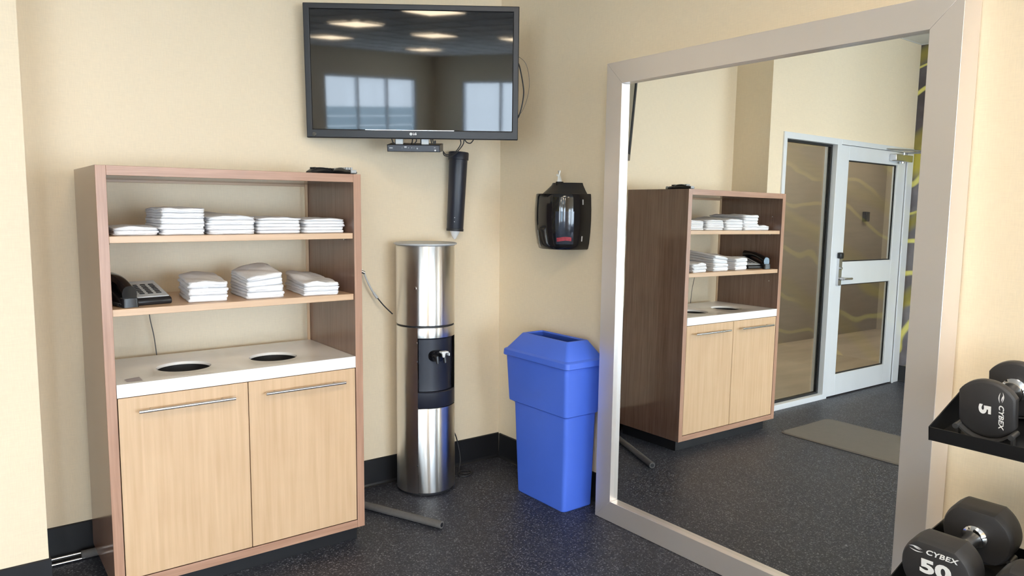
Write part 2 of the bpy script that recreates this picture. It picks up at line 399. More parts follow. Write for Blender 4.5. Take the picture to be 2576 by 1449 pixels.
# ceiling: slab, tee bars, tiles near the door corner one by one
cl = struct(MB().box(FARX-0.15, 0.15, REARY-0.15, 0.15, CEIL+0.008, CEIL+0.12), 'ceiling', 'ceiling_tile', 'suspended ceiling of pale grey lay-in tiles', 'ceiling')
TX0, TY0, TS = MURX, -SD, 0.61
LIGHTS = [(-4.2, -4.75), (-6.1, -5.4), (-8.05, -6.8), (-6.2, -7.25), (-5.3, -8.4), (-8.45, -9.7), (-2.0, -3.1), (-2.0, -5.5)]  # last two panels are unseen, added to brighten the near walls
bars = MB()
for i in range(-9, 9):
    x = TX0+i*TS
    if FARX < x < 0: bars.box(x-0.012, x+0.012, REARY, 0, CEIL-0.004, CEIL+0.006)
for j in range(0, 20):
    y = TY0-j*TS
    if REARY < y < 0: bars.box(FARX, 0, y-0.012, y+0.012, CEIL-0.0035, CEIL+0.0055)
b_ = bars.build('tee_bar_grid', 'ceiling_bar', cl); b_['kind'] = 'stuff'
tile = None
for i in range(0, 5):
    for j in range(0, 5):
        if tile is None:
            tile = MB().box(-TS/2+0.013, TS/2-0.013, -TS/2+0.013, TS/2-0.013, -0.004, 0.006).build('ceiling_tile', 'ceiling_tile', cl); o = tile
        else:
            o = tile.copy(); COL.objects.link(o)
        o.location = (TX0+(i+0.5)*TS, TY0-(j+0.5)*TS, CEIL+0.004)

# back wall (recess), side of recess, right wall, door wall
struct(MB().box(SX-0.02, 0.14, 0, 0.14, 0, CEIL+0.05), 'wall_back', 'wall_covering', 'cream woven wall covering behind the towel cabinet', 'wall')
struct(MB().box(SX-0.12, SX, -SD, 0.0, 0, CEIL+0.05), 'wall_recess_side', 'wall_covering', 'narrow return wall at the side of the recess', 'wall')
mb = MB()
def wall_x(mb, x0, x1, ya, yb, wins, zr, z1=CEIL+0.05):
    """wall along y (ya>yb) with window holes"""
    ys = ya
    for (a, b) in wins:
        mb.box(x0, x1, ys, a, 0, z1); mb.box(x0, x1, a, b, 0, zr[0]); mb.box(x0, x1, a, b, zr[1], z1); ys = b
    mb.box(x0, x1, ys, yb, 0, z1)
def wall_y(mb, y0, y1, xa, xb, wins, zr, z1=CEIL+0.05):
    xs = xa
    for (a, b) in wins:
        mb.box(xs, a, y0, y1, 0, z1); mb.box(a, b, y0, y1, 0, zr[0]); mb.box(a, b, y0, y1, zr[1], z1); xs = b
    mb.box(xs, xb, y0, y1, 0, z1)
wall_x(mb, 0, 0.14, 0.0, NRY-0.14, RW, RWZ); struct(mb, 'wall_right', 'wall_covering', 'tan wall covering behind the big mirror and dumbbell rack', 'wall')
DX0, DX1, DH = -4.685, -2.6188, 2.184
mb = MB(); mb.box(MURX-0.12, DX0, -SD, -SD+0.12, 0, CEIL+0.05).box(DX0, DX1, -SD, -SD+0.12, DH, CEIL+0.05).box(DX1, SX-0.12, -SD, -SD+0.12, 0, CEIL+0.05)
struct(mb, 'wall_door', 'wall_covering', 'cream wall around the glazed entrance', 'wall')
mb = MB(); mb.box(MURX-0.12, MURX, GYMY, -SD, 0, CEIL+0.05)
struct(mb, 'wall_mural', 'mural', 'wall printed with slate haze and yellow curling strands', 'wall')
struct(MB().box(FARX, MURX-0.12, GYMY, GYMY+0.12, 0, CEIL+0.05), 'wall_gym_side', 'wall_covering', 'cream gym wall beyond the printed wall', 'wall')
mb = MB(); wall_x(mb, FARX-0.14, FARX, GYMY+0.12, REARY, [(LW2[1], LW2[0]), (LW[1], LW[0])], LWZ); struct(mb, 'wall_left', 'wall_covering', 'gym wall with the glazed front', 'wall')
mb = MB(); wall_y(mb, REARY-0.14, REARY, FARX-0.14, NRX+0.14, BW, BWZ); struct(mb, 'wall_rear', 'wall_covering', 'far rear gym wall with two windows', 'wall')
mb = MB(); wall_y(mb, NRY-0.14, NRY, NRX, 0.0, NW, NWZ); struct(mb, 'wall_rear_near', 'wall_covering', 'added nearer rear wall with two tall windows', 'wall')
struct(MB().box(NRX, NRX+0.14, REARY, NRY-0.14, 0, CEIL+0.05), 'wall_rear_return', 'wall_covering', 'return wall joining the two rear walls', 'wall')
# hallway beyond the glazed entrance
struct(MB().box(-8.6, -2.45, 1.5, 1.6, 0, CEIL), 'wall_hall_back', 'hall_stone', 'brown streaked stone wall in the hallway', 'wall')
struct(MB().box(-8.0, -7.85, -0.19, 1.5, 0, CEIL), 'wall_hall_end', 'hall_paint', 'grey painted end wall of the hallway', 'wall')
struct(MB().box(-2.62, -2.57, -0.19, 1.5, 0, CEIL), 'wall_hall_near', 'hall_paint', 'grey painted near wall of the hallway', 'wall')
struct(MB().box(-8.0, MURX-0.13, -0.31, -0.20, 0, CEIL), 'wall_hall_front', 'hall_paint', 'grey painted front wall of the hallway', 'wall')
struct(MB().box(-8.0, -2.45, -0.19, 1.6, 0.0005, 0.006), 'floor_hall', 'hall_marble', 'polished beige marble hallway floor', 'floor')
struct(MB().box(-8.0, -2.45, 0.14, 1.6, CEIL-0.5, CEIL-0.4), 'ceiling_hall', 'grey_shell', 'pale hallway ceiling', 'ceiling')

# baseboards (cove base)
def cove_y(y, x0, x1, n):    # along x, facing -y
    prof = [(0, 0), (-0.020, 0), (-0.013, 0.006), (-0.009, 0.016), (-0.008, BB-0.004), (-0.004, BB), (0, BB)]
    m = MB().prism([(y+a, b) for a, b in prof], 'x', x0, x1); return m
def cove_x(x, y0, y1, sgn):  # along y, facing sgn*x
    prof = [(0, 0), (0.020, 0), (0.013, 0.006), (0.009, 0.016), (0.008, BB-0.004), (0.004, BB), (0, BB)]
    return MB().prism([(x+sgn*a, b) for a, b in prof], 'y', y0, y1)
struct(cove_y(0, SX, 0, 0), 'baseboard_back', 'black_base', 'black cove base along the back wall', 'baseboard')
struct(cove_x(0, NRY, -0.021, -1), 'baseboard_right', 'black_base', 'black cove base along the right wall', 'baseboard')
struct(cove_x(SX, -SD, -0.021, 1), 'baseboard_recess', 'black_base', 'black cove base on the recess return', 'baseboard')
struct(cove_y(-SD, DX1+0.002, SX+0.008, 0), 'baseboard_door_wall', 'black_base', 'short black cove base beside the sidelight frame', 'baseboard')
struct(cove_x(MURX, GYMY, -SD-0.0, 1), 'baseboard_mural', 'black_base', 'black cove base under the printed wall', 'baseboard')

# glazed entrance: sidelight (window_1) and door (door_1) in one aluminium frame
YD = -SD
w1 = thing('window_1', 'tall fixed sidelight pane in a white aluminium frame beside the door', 'window', (-3.0, YD, 0)); w1['kind'] = 'structure'
def loc_build(mb, name, mats, root, **k):
    o = mb.build(name, mats, root, **k); o.matrix_parent_inverse = Matrix.Translation(root.location).inverted(); return o
fy0, fy1 = YD-0.012, YD+0.10
mb = MB()
mb.box(-2.6605, DX1, fy0, fy1, 0, DH)               # jamb next to the recess
mb.box(-3.4385, -3.3755, fy0, fy1, 0, DH)           # mullion
mb.box(-3.3755, -2.6605, fy0, fy1, 2.135, DH)       # head
mb.box(-3.3755, -2.6605, fy0, fy1, 0, 0.045)        # sill
loc_build(mb, 'window_frame', 'aluminium', w1, bevel=0.002)
mb = MB(); gy = YD+0.045
for (a, b, c, d) in ((-3.3755, -3.3555, 0.045, 2.135), (-2.6805, -2.6605, 0.045, 2.135), (-3.3555, -2.6805, 2.118, 2.135), (-3.3555, -2.6805, 0.045, 0.062)):
    mb.box(a, b, gy-0.012, gy+0.018, c, d)
loc_build(mb, 'gasket', 'gasket', w1)
loc_build(MB().box(-3.3555, -2.6805, gy, gy+0.006, 0.062, 2.118), 'glass_pane', 'pane', w1)
d1 = thing('door_1', 'white aluminium entrance door with two glass panes and lever lock', 'door', (-4.0, YD, 0)); d1['kind'] = 'structure'
mb = MB(); mb.box(DX0, -4.565, fy0, fy1, 0, DH).box(-4.565, -3.4385, fy0, fy1, 2.142, DH)
mb.box(-4.575, -4.550, fy0-0.012, fy0, 0, 2.142)
loc_build(mb, 'door_frame', 'aluminium', d1, bevel=0.002)
dl, dr, dt, db = -3.4425, -4.5475, 2.138, 0.012
y0, y1 = YD-0.008, YD+0.036
mb = MB()
mb.box(dl, -3.566, y0, y1, db, dt).box(-4.398, dr, y0, y1, db, dt)
mb.box(-4.398, -3.566, y0, y1, 2.02, dt).box(-4.398, -3.566, y0, y1, 0.972, 1.166).box(-4.398, -3.566, y0, y1, db, 0.194)
loc_build(mb, 'door_leaf', 'aluminium', d1, bevel=0.0015)
for (za, zb) in ((1.166, 2.02), (0.194, 0.972)):
    g = MB(); yy = YD+0.010
    for (a, b, c, d) in ((-4.398, -4.389, za, zb), (-3.575, -3.566, za, zb), (-4.389, -3.575, zb-0.009, zb), (-4.389, -3.575, za, za+0.009)): g.box(a, b, yy-0.004, yy+0.008, c, d)
    p = loc_build(MB().box(-4.389, -3.575, yy, yy+0.005, za+0.009, zb-0.009), 'glass_pane', 'pane', d1)
    gk = g.build('gasket', 'gasket', p)
lk = loc_build(MB().loft([rrect(-3.525, -3.478, 0.968, 1.205, 0, 0.008), rrect(-3.525, -3.478, 0.968, 1.205, 0.022, 0.008)]), 'lock_plate', 'satin_steel', d1, smooth=True)
for v in lk.data.vertices: v.co = (v.co.x, y0-v.co.z, v.co.y)
rd = loc_build(MB().box(-3.530, -3.474, y0-0.034, y0, 1.195, 1.248), 'card_reader', 'black_plastic', d1, bevel=0.01, seg=3)
lv = MB().tube([(-3.5, y0-0.02, 1.028), (-3.5, y0-0.058, 1.028)], 0.013, 14); lv.tube(curve_pts([(-3.5, y0-0.055, 1.028), (-3.54, y0-0.062, 1.028), (-3.63, y0-0.058, 1.026)], 5), 0.010, 12)
loc_build(lv, 'lever_handle', 'satin_steel', d1, smooth=True)
loc_build(MB().tube([(-3.5, y0-0.02, 1.115), (-3.5, y0-0.036, 1.115)], 0.011, 14), 'key_cylinder', 'chrome', d1, smooth=True)
loc_build(MB().box(-4.55, -4.24, y0-0.062, y0, 2.052, 2.112), 'door_closer', 'satin_steel', d1, bevel=0.006)
ca = MB().tube([(-4.40, y0-0.035, 2.05), (-4.40, y0-0.035, 2.035)], 0.022, 16)
ca.tube([(-4.40, y0-0.05, 2.128), (-4.62, y0-0.30, 2.136)], 0.009, 8).tube([(-4.62, y0-0.30, 2.136), (-4.16, y0-0.012, 2.150)], 0.008, 8).tube([(-4.40, y0-0.05, 2.10), (-4.40, y0-0.05, 2.13)], 0.012, 10)
loc_build(ca, 'closer_arm', 'satin_steel', d1, smooth=True)
hb = tag(MB().box(-7.36, -7.27, 1.44, 1.499, 1.50, 1.63).build('wall_reader', 'black_plastic', bevel=0.006), 'small black reader box on the hallway wall', 'reader box')
hl = thing('hall_ceiling_light', 'flat square light panel in the hallway ceiling', 'ceiling light', (-5.2, 0.8, CEIL-0.5))
MB().box(-0.62, 0.62, -0.32, 0.32, -0.012, -0.001).build('frame', 'ceiling_bar', hl, bevel=0.002)
MB().box(-0.58, 0.58, -0.28, 0.28, -0.016, -0.0125).build('diffuser', 'hall_lamp', hl)
for hx, lab in ((-3.6, 'added flat light panel in the hallway ceiling above the sidelight'), (-6.9, 'added flat light panel in the hallway ceiling near its end wall')):  # two more panels, added to brighten the hallway
    c_ = copy_tree(hl); c_.location.x = hx; c_['label'] = lab

# windows out of the frame that light the room (some seen in the television and steel, some added for daylight)
def win(idx, label, axis, pos, a, b, z0, z1, nm, inward):
    """window in a wall plane; axis 'x': wall plane x=pos, spans y a..b"""
    w = thing('window_%d' % idx, label, 'window', (pos, (a+b)/2, z0) if axis == 'x' else ((a+b)/2, pos, z0)); w['kind'] = 'structure'
    def bx(m, u0, u1, d0, d1, c0, c1):
        if axis == 'x': m.box(pos+d0, pos+d1, u0, u1, c0, c1)
        else: m.box(u0, u1, pos+d0, pos+d1, c0, c1)
    lo, hi = min(a, b), max(a, b); t = 0.05
    m = MB(); bx(m, lo, lo+t, -0.05, 0.05, z0, z1); bx(m, hi-t, hi, -0.05, 0.05, z0, z1); bx(m, lo+t, hi-t, -0.05, 0.05, z0, z0+t); bx(m, lo+t, hi-t, -0.05, 0.05, z1-t, z1)
    o = m.build('window_frame', 'aluminium', w); o.matrix_parent_inverse = Matrix.Translation(w.location).inverted()
    step = (hi-lo-2*t)/nm
    for i in range(nm):
        u0 = lo+t+i*step
        if i:
            m = MB(); bx(m, u0-0.025, u0+0.025, -0.045, 0.045, z0+t, z1-t); o = m.build('mullion', 'aluminium', w); o.matrix_parent_inverse = Matrix.Translation(w.location).inverted()
        m = MB(); bx(m, u0+(0.025 if i else 0), u0+step-(0.025 if i < nm-1 else 0), -0.003, 0.003, z0+t, z1-t); o = m.build('glass_pane', 'window_pane', w); o.matrix_parent_inverse = Matrix.Translation(w.location).inverted()
    return w, bx, lo, hi, t
wi = 2
for (a, b) in RW:
    win(wi, 'two-light window in the right wall past the rack', 'x', 0.07, a, b, RWZ[0], RWZ[1], 2, -1); wi += 1
w, bx, lo, hi, t = win(wi, 'glazed front with frosted bands across its lower panes', 'x', FARX-0.07, LW[0], LW[1], LWZ[0], LWZ[1], 3, 1); wi += 1
for k in range(9):
    z = 0.2+k*0.2
    m = MB(); m.add([(FARX-0.07+0.006, lo+0.05, z), (FARX-0.07+0.006, hi-0.05, z), (FARX-0.07+0.006, hi-0.05, z+0.185), (FARX-0.07+0.006, lo+0.05, z+0.185)], [(0, 1, 2, 3)]); o = m.build('frosted_band', 'frosted', w); o.matrix_parent_inverse = Matrix.Translation(w.location).inverted()
win(wi, 'added clear glazed front between the frosted one and the gym corner', 'x', FARX-0.07, LW2[0], LW2[1], LWZ[0], LWZ[1], 1, 1); wi += 1
for k, (a, b) in enumerate(BW):
    win(wi, ['far rear window next to the glazed front', 'far rear window next to the return wall'][k], 'y', REARY-0.07, a, b, BWZ[0], BWZ[1], 2, 1); wi += 1

for k, (a, b) in enumerate(NW):
    win(wi, ['added low-silled rear window away from the right wall', 'added low-silled rear window next to the right wall'][k], 'y', NRY-0.07, a, b, NWZ[0], NWZ[1], 2, 1); wi += 1
def troffer(x, y):
    t = thing('ceiling_light', 'lit square recessed light panel in the tiled gym ceiling', 'ceiling light', (x, y, CEIL), group='recessed light panels in the gym ceiling')
    MB().box(-0.305, 0.305, -0.305, -0.28, -0.014, 0.0).box(-0.305, 0.305, 0.28, 0.305, -0.014, 0).box(-0.305, -0.28, -0.28, 0.28, -0.014, 0).box(0.28, 0.305, -0.28, 0.28, -0.014, 0).build('frame', 'ceiling_bar', t)
    MB().box(-0.28, 0.28, -0.28, 0.28, -0.010, -0.001).build('diffuser', 'lamp', t)
    return t
tr0 = None
for (x, y) in LIGHTS:
    if tr0 is None: tr0 = troffer(x, y)
    else:
        c = copy_tree(tr0); c.location = (x, y, CEIL)

# ------------------------------------------------------------------ towel cabinet
CXL, CXR, CYF, CYB, CH, CBT, CFT = -2.2600, -1.2133, -0.6055, -0.0787, 1.6977, 0.0711, 0.036
cab = thing('towel_cabinet', 'tall walnut-framed cabinet with open towel shelves above two maple doors', 'cabinet', (CXL, CYB, 0))
def cbuild(mb, name, mats, parent=None, **k):
    o = mb.build(name, mats, parent or cab, **k)
    if parent is None: o.matrix_parent_inverse = Matrix.Translation(cab.location).inverted()
    return o
cbuild(MB().box(CXL, CXL+CFT, CYF, CYB, CBT, CH, 0, 1), 'side_panel', ['walnut', 'walnut_edge'], bevel=0.0012)
cbuild(MB().box(CXR-CFT, CXR, CYF, CYB, CBT, CH, 0, 1), 'side_panel', ['walnut', 'walnut_edge'], bevel=0.0012)
cbuild(MB().box(CXL+CFT, CXR-CFT, CYF+0.0004, CYB, CH-CFT, CH, 0, 1), 'top_panel', ['walnut', 'walnut_edge_h'], bevel=0.0012)
cbuild(MB().box(CXL+CFT, CXR-CFT, CYF+0.0004, CYB, CBT, CBT+CFT, 0, 1), 'bottom_panel', ['walnut', 'walnut_edge_h'], bevel=0.0012)
ix0, ix1 = CXL+CFT+0.001, CXR-CFT-0.001
ZU, ZL, ZC = 1.4375, 1.1645, 0.880
cbuild(MB().box(ix0, ix1, CYF+0.010, CYB-0.01, ZU-0.025, ZU), 'shelf', 'maple_h', bevel=0.0015)
cbuild(MB().box(ix0, ix1, CYF+0.010, CYB-0.01, ZL-0.027, ZL), 'shelf', 'maple_h', bevel=0.0015)
for z in (ZU, ZL):
    for xx, sg in ((ix0, 1), (ix1, -1)):
        for yy in (CYF+0.08, CYB-0.09):
            cbuild(MB().tube([(xx-0.002*sg, yy, z-0.030), (xx+0.012*sg, yy, z-0.030)], 0.004, 8), 'shelf_pin', 'satin_steel', smooth=True)
for zz in (1.535, 1.235, 1.075):
    cbuild(MB().tube([(ix0-0.002, CYF+0.075, zz), (ix0+0.002, CYF+0.075, zz)], 0.004, 8), 'pin_hole_cap', 'satin_steel', smooth=True)
cbuild(MB().box(ix1-0.014, ix1, CYB-0.008, CYB, ZC, CH-CFT), 'back_strip', 'maple', bevel=0.001)
cbuild(MB().box(ix0, ix0+0.014, CYB-0.008, CYB, ZC, CH-CFT), 'back_strip', 'maple', bevel=0.001)
cbuild(MB().box(ix0+0.015, ix1-0.015, CYB-0.008, CYB, CH-CFT-0.012, CH-CFT), 'back_strip', 'maple_h', bevel=0.001)
# counter with two round openings
HOLES = [(-1.931, -0.388, 0.105), (-1.554, -0.398, 0.101)]
def counter():
    m = MB(); z0, z1 = ZC-0.013, ZC; x0, x1, y0, y1 = ix0, ix1, CYF-0.001, CYB-0.002
    N = 48
    xs = [x0, (HOLES[0][0]+HOLES[1][0])/2, x1]
    for h, (hx, hy, hr) in enumerate(HOLES):
        xa, xb = xs[h], xs[h+1]
        top_o = []; top_i = []; r2 = hr-0.004
        ang = [2*math.pi*i/N for i in range(N)]
        for a in ang:
            c, s_ = math.cos(a), math.sin(a)
            t = min(((xb-hx) if c > 0 else (xa-hx))/c if abs(c) > 1e-6 else 9, ((y1-hy) if s_ > 0 else (y0-hy))/s_ if abs(s_) > 1e-6 else 9)
            top_o.append((hx+c*t, hy+s_*t)); top_i.append((c, s_))
        # snap nearest ray to each corner so that the plate is a full rectangle
        for (qx, qy) in ((xa, y0), (xb, y0), (xb, y1), (xa, y1)):
            k = min(range(N), key=lambda i: (top_o[i][0]-qx)**2+(top_o[i][1]-qy)**2); top_o[k] = (qx, qy)
        rings = [[(p[0], p[1], z1) for p in top_o],
                 [(hx+c*(hr+0.006), hy+s_*(hr+0.006), z1) for c, s_ in top_i],
                 [(hx+c*(hr+0.002), hy+s_*(hr+0.002), z1-0.0015) for c, s_ in top_i],
                 [(hx+c*hr, hy+s_*hr, z1-0.005) for c, s_ in top_i],
                 [(hx+c*hr, hy+s_*hr, z0) for c, s_ in top_i],
                 [(p[0], p[1], z0) for p in top_o]]
        m.loft(rings, False, False)
    vs = [(x0, y0, z0), (x1, y0, z0), (x1, y0, z1), (x0, y0, z1), (x0, y1, z0), (x1, y1, z0), (x1, y1, z1), (x0, y1, z1)]
    m.add(vs, [(0, 1, 2, 3), (5, 4, 7, 6), (4, 0, 3, 7), (1, 5, 6, 2)])
    m.box(x0, x1, y0, y0+0.022, 0.829, z0+0.0005)
    m.box(x0, x1, y1-0.02, y1, 0.829, z0+0.0005)
    return m
ct = cbuild(counter(), 'counter', 'solid_white', smooth=True, angle=30)
ct['label'] = 'white solid-surface counter with two round waste openings'
for (hx, hy, hr) in HOLES:
    o = MB().lathe([(hr+0.004, ZC-0.0135), (hr+0.002, 0.60), (hr-0.004, 0.598), (0.001, 0.598)], 40, (hx, hy), cap=False).build('waste_liner', 'matte_black', ct, smooth=True, fix=False)
st = MB().add([(-2.183, -0.520, ZC+0.0006), (-2.181, -0.576, ZC+0.0006), (-2.126, -0.576, ZC+0.0006), (-2.125, -0.500, ZC+0.0006)], [(0, 1, 2, 3)]).build('sticker', 'grey_sticker', ct)
ink = MB(); rnd = random.Random(3)
for k in range(22):
    x = -2.05+0.185*k/22; y = -0.538-0.05*k/22; ink.add([(x, y, ZC+0.0005), (x+0.004, y-0.006-0.006*rnd.random(), ZC+0.0005), (x+0.0065, y-0.004, ZC+0.0005), (x+0.003, y+0.001, ZC+0.0005)], [(0, 1, 2, 3)])
ik = ink.build('ink_marks', 'faint_ink', ct)
# doors
for (xa, xb, ha, hb2) in ((-2.2205, -1.7360, -2.155, -1.7955), (-1.7325, -1.2525, -1.6698, -1.3123)):
    d = cbuild(MB().box(xa, xb, CYF+0.001, CYF+0.021, 0.1105, 0.8255), 'door', 'maple', bevel=0.001)
    zz = 0.772
    h = MB().tube([(ha, CYF-0.030, zz), (hb2, CYF-0.030, zz)], 0.0062, 14)
    for q in (ha+0.045, hb2-0.045): h.tube([(q, CYF+0.002, zz), (q, CYF-0.030, zz)], 0.0045, 10)
    o = h.build('handle', 'satin_steel', d, smooth=True)
    o['label'] = 'satin steel bar handle'
cbuild(MB().box(ix0, ix1, CYB-0.012, CYB-0.004, CBT+CFT, 0.829), 'back_panel', 'walnut')
cbuild(MB().box(-1.742, -1.727, CYF+0.03, CYB-0.02, CBT+CFT, 0.829), 'divider', 'walnut')
cbuild(MB().box(CXL+0.07, CXR-0.022, CYF+0.040, CYB-0.01, 0, CBT), 'toe_kick', 'black_base', bevel=0.001)

# ------------------------------------------------------------------ folded towels
def towel_mesh(name, w, d, h, layers, seed, top_e, bot_e):
    """soft folded towel: rounded fold at the front (-y), layered edges at the other sides. origin at bottom centre"""
    rnd = random.Random(seed); N = 12
    base = rrect(-w/2, w/2, -d/2, d/2, 0, min(w, d)*0.10, 5)
    # densify the straight runs
    pts = []
    for i in range(len(base)):
        a, b = Vector(base[i][:2]), Vector(base[(i+1) % len(base)][:2]); k = max(1, int((b-a).length/0.018))
        for j in range(k): pts.append(a.lerp(b, j/k))
    n = len(pts); nrm = []
    for i in range(n):
        t = pts[(i+1) % n]-pts[i-1]; nrm.append(Vector((t.y, -t.x)).normalized())
    ph = [rnd.uniform(0, 6.28) for _ in range(12)]
    def wob(x, y, k): return math.sin(x*31+ph[k])*math.sin(y*27+ph[k+1])+0.5*math.sin(x*63+y*40+ph[k+2])
    off = [(rnd.uniform(-0.004, 0.004), rnd.uniform(-0.004, 0.006)) for _ in range(layers+1)]
    rings = []
    lh = h/layers; S = 5
    for L in range(layers):
        for s_ in range(S+1):
            a = -math.pi/2+math.pi*s_/S
            z = L*lh+lh/2*(1+math.sin(a))
            ring = []
            for i in range(n):
                p = pts[i]; nv = nrm[i]
                front = max(0.0, -nv.y)
                crease = lh*0.5*(1-0.55*front)
                rr = crease*(math.cos(a)-1.0)
                if front > 0.5:       # one fat fold at the front
                    q = (z/h-0.5)*2; rr = -h*0.42*(1-math.sqrt(max(0.0, 1-0.96*q*q)))*1.0+rr*0.25
                x = p.x+nv.x*rr+off[L][0]*(1-front); y = p.y+nv.y*rr+off[L][1]*(1-front)
                x += nv.x*0.0022*wob(p.y*1.5, z*60+p.x, 0); y += nv.y*0.0022*wob(p.x*1.5, z*60, 3)
                ring.append((x, y, z))
            rings.append(ring)
    top = rings[-1]; bot = rings[0]
    for k in range(1, 6):
        f = 1-k/6.0
        rings.append([(x*f, y*f, h) for x, y, z in top])
    m = MB(); cap_bot = [[(x*f, y*f, 0) for x, y, z in bot] for f in (0.1, 0.5)]
    m.loft(cap_bot+rings, True, True)
    m.v = [(x, y, z+(1-z/h)*bot_e(x, y)+z/h*top_e(x, y)) for x, y, z in m.v]
    return m
def bend(seed, w, d, sag, tilt, lump, loose):
    """height field of a pile's surface"""
    r_ = random.Random(seed); p = [r_.uniform(0, 6.28) for _ in range(6)]
    def f(x, y):
        wob = math.sin(x*40+p[0])*math.sin(y*32+p[1])+0.5*math.sin(x*80+y*48+p[2])
        return -sag*((x/(w/2))**2+0.6*(y/(d/2))**2)*0.5+lump*wob+loose*max(0, y/(d/2)+0.3)*(0.6+0.4*math.sin(x*20+p[3]))+tilt[0]*x+tilt[1]*y
    return f
STACKS = [  # (phrase, shelf z, centre x, centre y, width, depth, [heights...], rotation, special)
    ('thin end pile on the top shelf', ZU, -2.116, -0.395, 0.160, 0.27, [0.018, 0.017], 0, 0),
    ('tallest pile on the top shelf', ZU, -1.951, -0.405, 0.163, 0.30, [0.021]*5, 0, 1),
    ('domed pile beside the tallest top-shelf pile', ZU, -1.763, -0.405, 0.186, 0.30, [0.018, 0.019, 0.019, 0.021], 0, 2),
    ('flat top-shelf pile next to the domed pile', ZU, -1.562, -0.405, 0.184, 0.29, [0.0135]*5, 0, 3),
    ('top-shelf pile under the remote controls', ZU, -1.358, -0.405, 0.188, 0.29, [0.0125]*5, 0, 4),
    ('sagging pile beside the telephone', ZL, -1.850, -0.405, 0.152, 0.30, [0.027, 0.028, 0.030], -6, 5),
    ('leaning middle pile on the lower shelf', ZL, -1.630, -0.425, 0.160, 0.27, [0.027, 0.027, 0.028, 0.027], -2, 6),
    ('low rumpled pile on the lower shelf', ZL, -1.375, -0.420, 0.158, 0.32, [0.019, 0.019, 0.021], -6, 7)]
ORD = ['bottom', 'second', 'third', 'fourth', 'top']
sd = 10
for (phrase, z0, cx, cy, w, d, hs, rz, sp) in STACKS:
    z = z0+0.0008; nn = len(hs); below = lambda x, y: 0.0; ss = sd*7
    for i, h in enumerate(hs):
        sd += 1; rnd = random.Random(sd); last = i == nn-1
        sag = 0.004 if not last else 0.010
        lump = 0.0003*i if not last else 0.0022
        tilt = (0, 0); loose = 0; dx = dy = 0.0; w2, d2 = w, d
        lay = 2 if h > 0.016 else 1
        if sp == 1 and last: lump = 0.003
        if sp == 1 and i == 1: w2 = w+0.008; dx = -0.004
        if sp == 2 and last: sag = 0.014; loose = 0.013
        if sp == 5: loose = 0.004*i+0.006*(1 if last else 0); lump = 0.001
        if sp == 6: tilt = (0.05*i, 0.02*i); w2 = w-0.004*i; loose = 0.003*i
        if sp == 7 and i == 1: loose = 0.008; lump = 0.0015
        if sp == 5 and last: lump = 0.0028
        if sp == 7 and last: loose = 0.026; lump = 0.004; sag = 0.006
        wj = w2+rnd.uniform(-0.004, 0.003)
        mb = towel_mesh('towel', wj, d2+rnd.uniform(-0.01, 0.01), h, lay, sd, bend(ss, w, d, sag if last else 0.002*(i+1)/nn, tilt, lump, loose), below)
        o = mb.build('folded_towel', 'terry', smooth=True, angle=70)
        o.location = (cx+dx, cy+dy, z); o.rotation_euler = (0, 0, R(rz))
        where = 'top' if last else ORD[i]
        tag(o, 'folded white towel, %s of the %s' % (where, phrase), 'towel', 'folded towels in the cabinet')
        below = bend(ss, w, d, sag if last else 0.002*(i+1)/nn, tilt, lump, loose); z += h+0.0008

# ------------------------------------------------------------------ desk telephone
ph = thing('desk_telephone', 'black desk telephone with handset and grey faceplate beside folded towels', 'telephone', (-2.108, -0.432, ZL+0.0005), (0, 0, R(9)))
prof = [(-0.095, 0.0), (0.095, 0.0), (0.095, 0.075), (0.085, 0.080), (-0.090, 0.026), (-0.098, 0.016)]
MB().prism([(a, b) for a, b in prof], 'x', -0.095, 0.100).build('base', 'black_plastic', ph, bevel=0.006, seg=3)
sl = math.atan2(0.080-0.026, 0.175)
def onface(x, t, up=0.001):   # t: 0 front .. 1 back along the sloping face
    return (x, -0.088+t*0.170-up*math.sin(sl), 0.0268+t*0.0525+up*math.cos(sl))
m = MB(); r0 = [onface(-0.030, 0.04, 0.0), onface(0.094, 0.04, 0.0), onface(0.094, 0.96, 0.0), onface(-0.030, 0.96, 0.0)]; r1 = [onface(-0.029, 0.05, 0.003), onface(0.093, 0.05, 0.003), onface(0.093, 0.95, 0.003), onface(-0.029, 0.95, 0.003)]
m.loft([r0, r1]); fp = m.build('faceplate', 'grey_plate', ph)
m = MB()
for cxk in range(3):
    for ry in range(6):
        x = -0.008+cxk*0.032; t0 = 0.20+ry*0.095
        if ry in (0, 3) and cxk == 1: pass
        m.loft([[onface(x, t0, 0.002), onface(x+0.020, t0, 0.002), onface(x+0.020, t0+0.055, 0.002), onface(x, t0+0.055, 0.002)], [onface(x+0.001, t0+0.005, 0.0055), onface(x+0.019, t0+0.005, 0.0055), onface(x+0.019, t0+0.05, 0.0055), onface(x+0.001, t0+0.05, 0.0055)]])
m.build('keypad', 'black_plastic', fp)
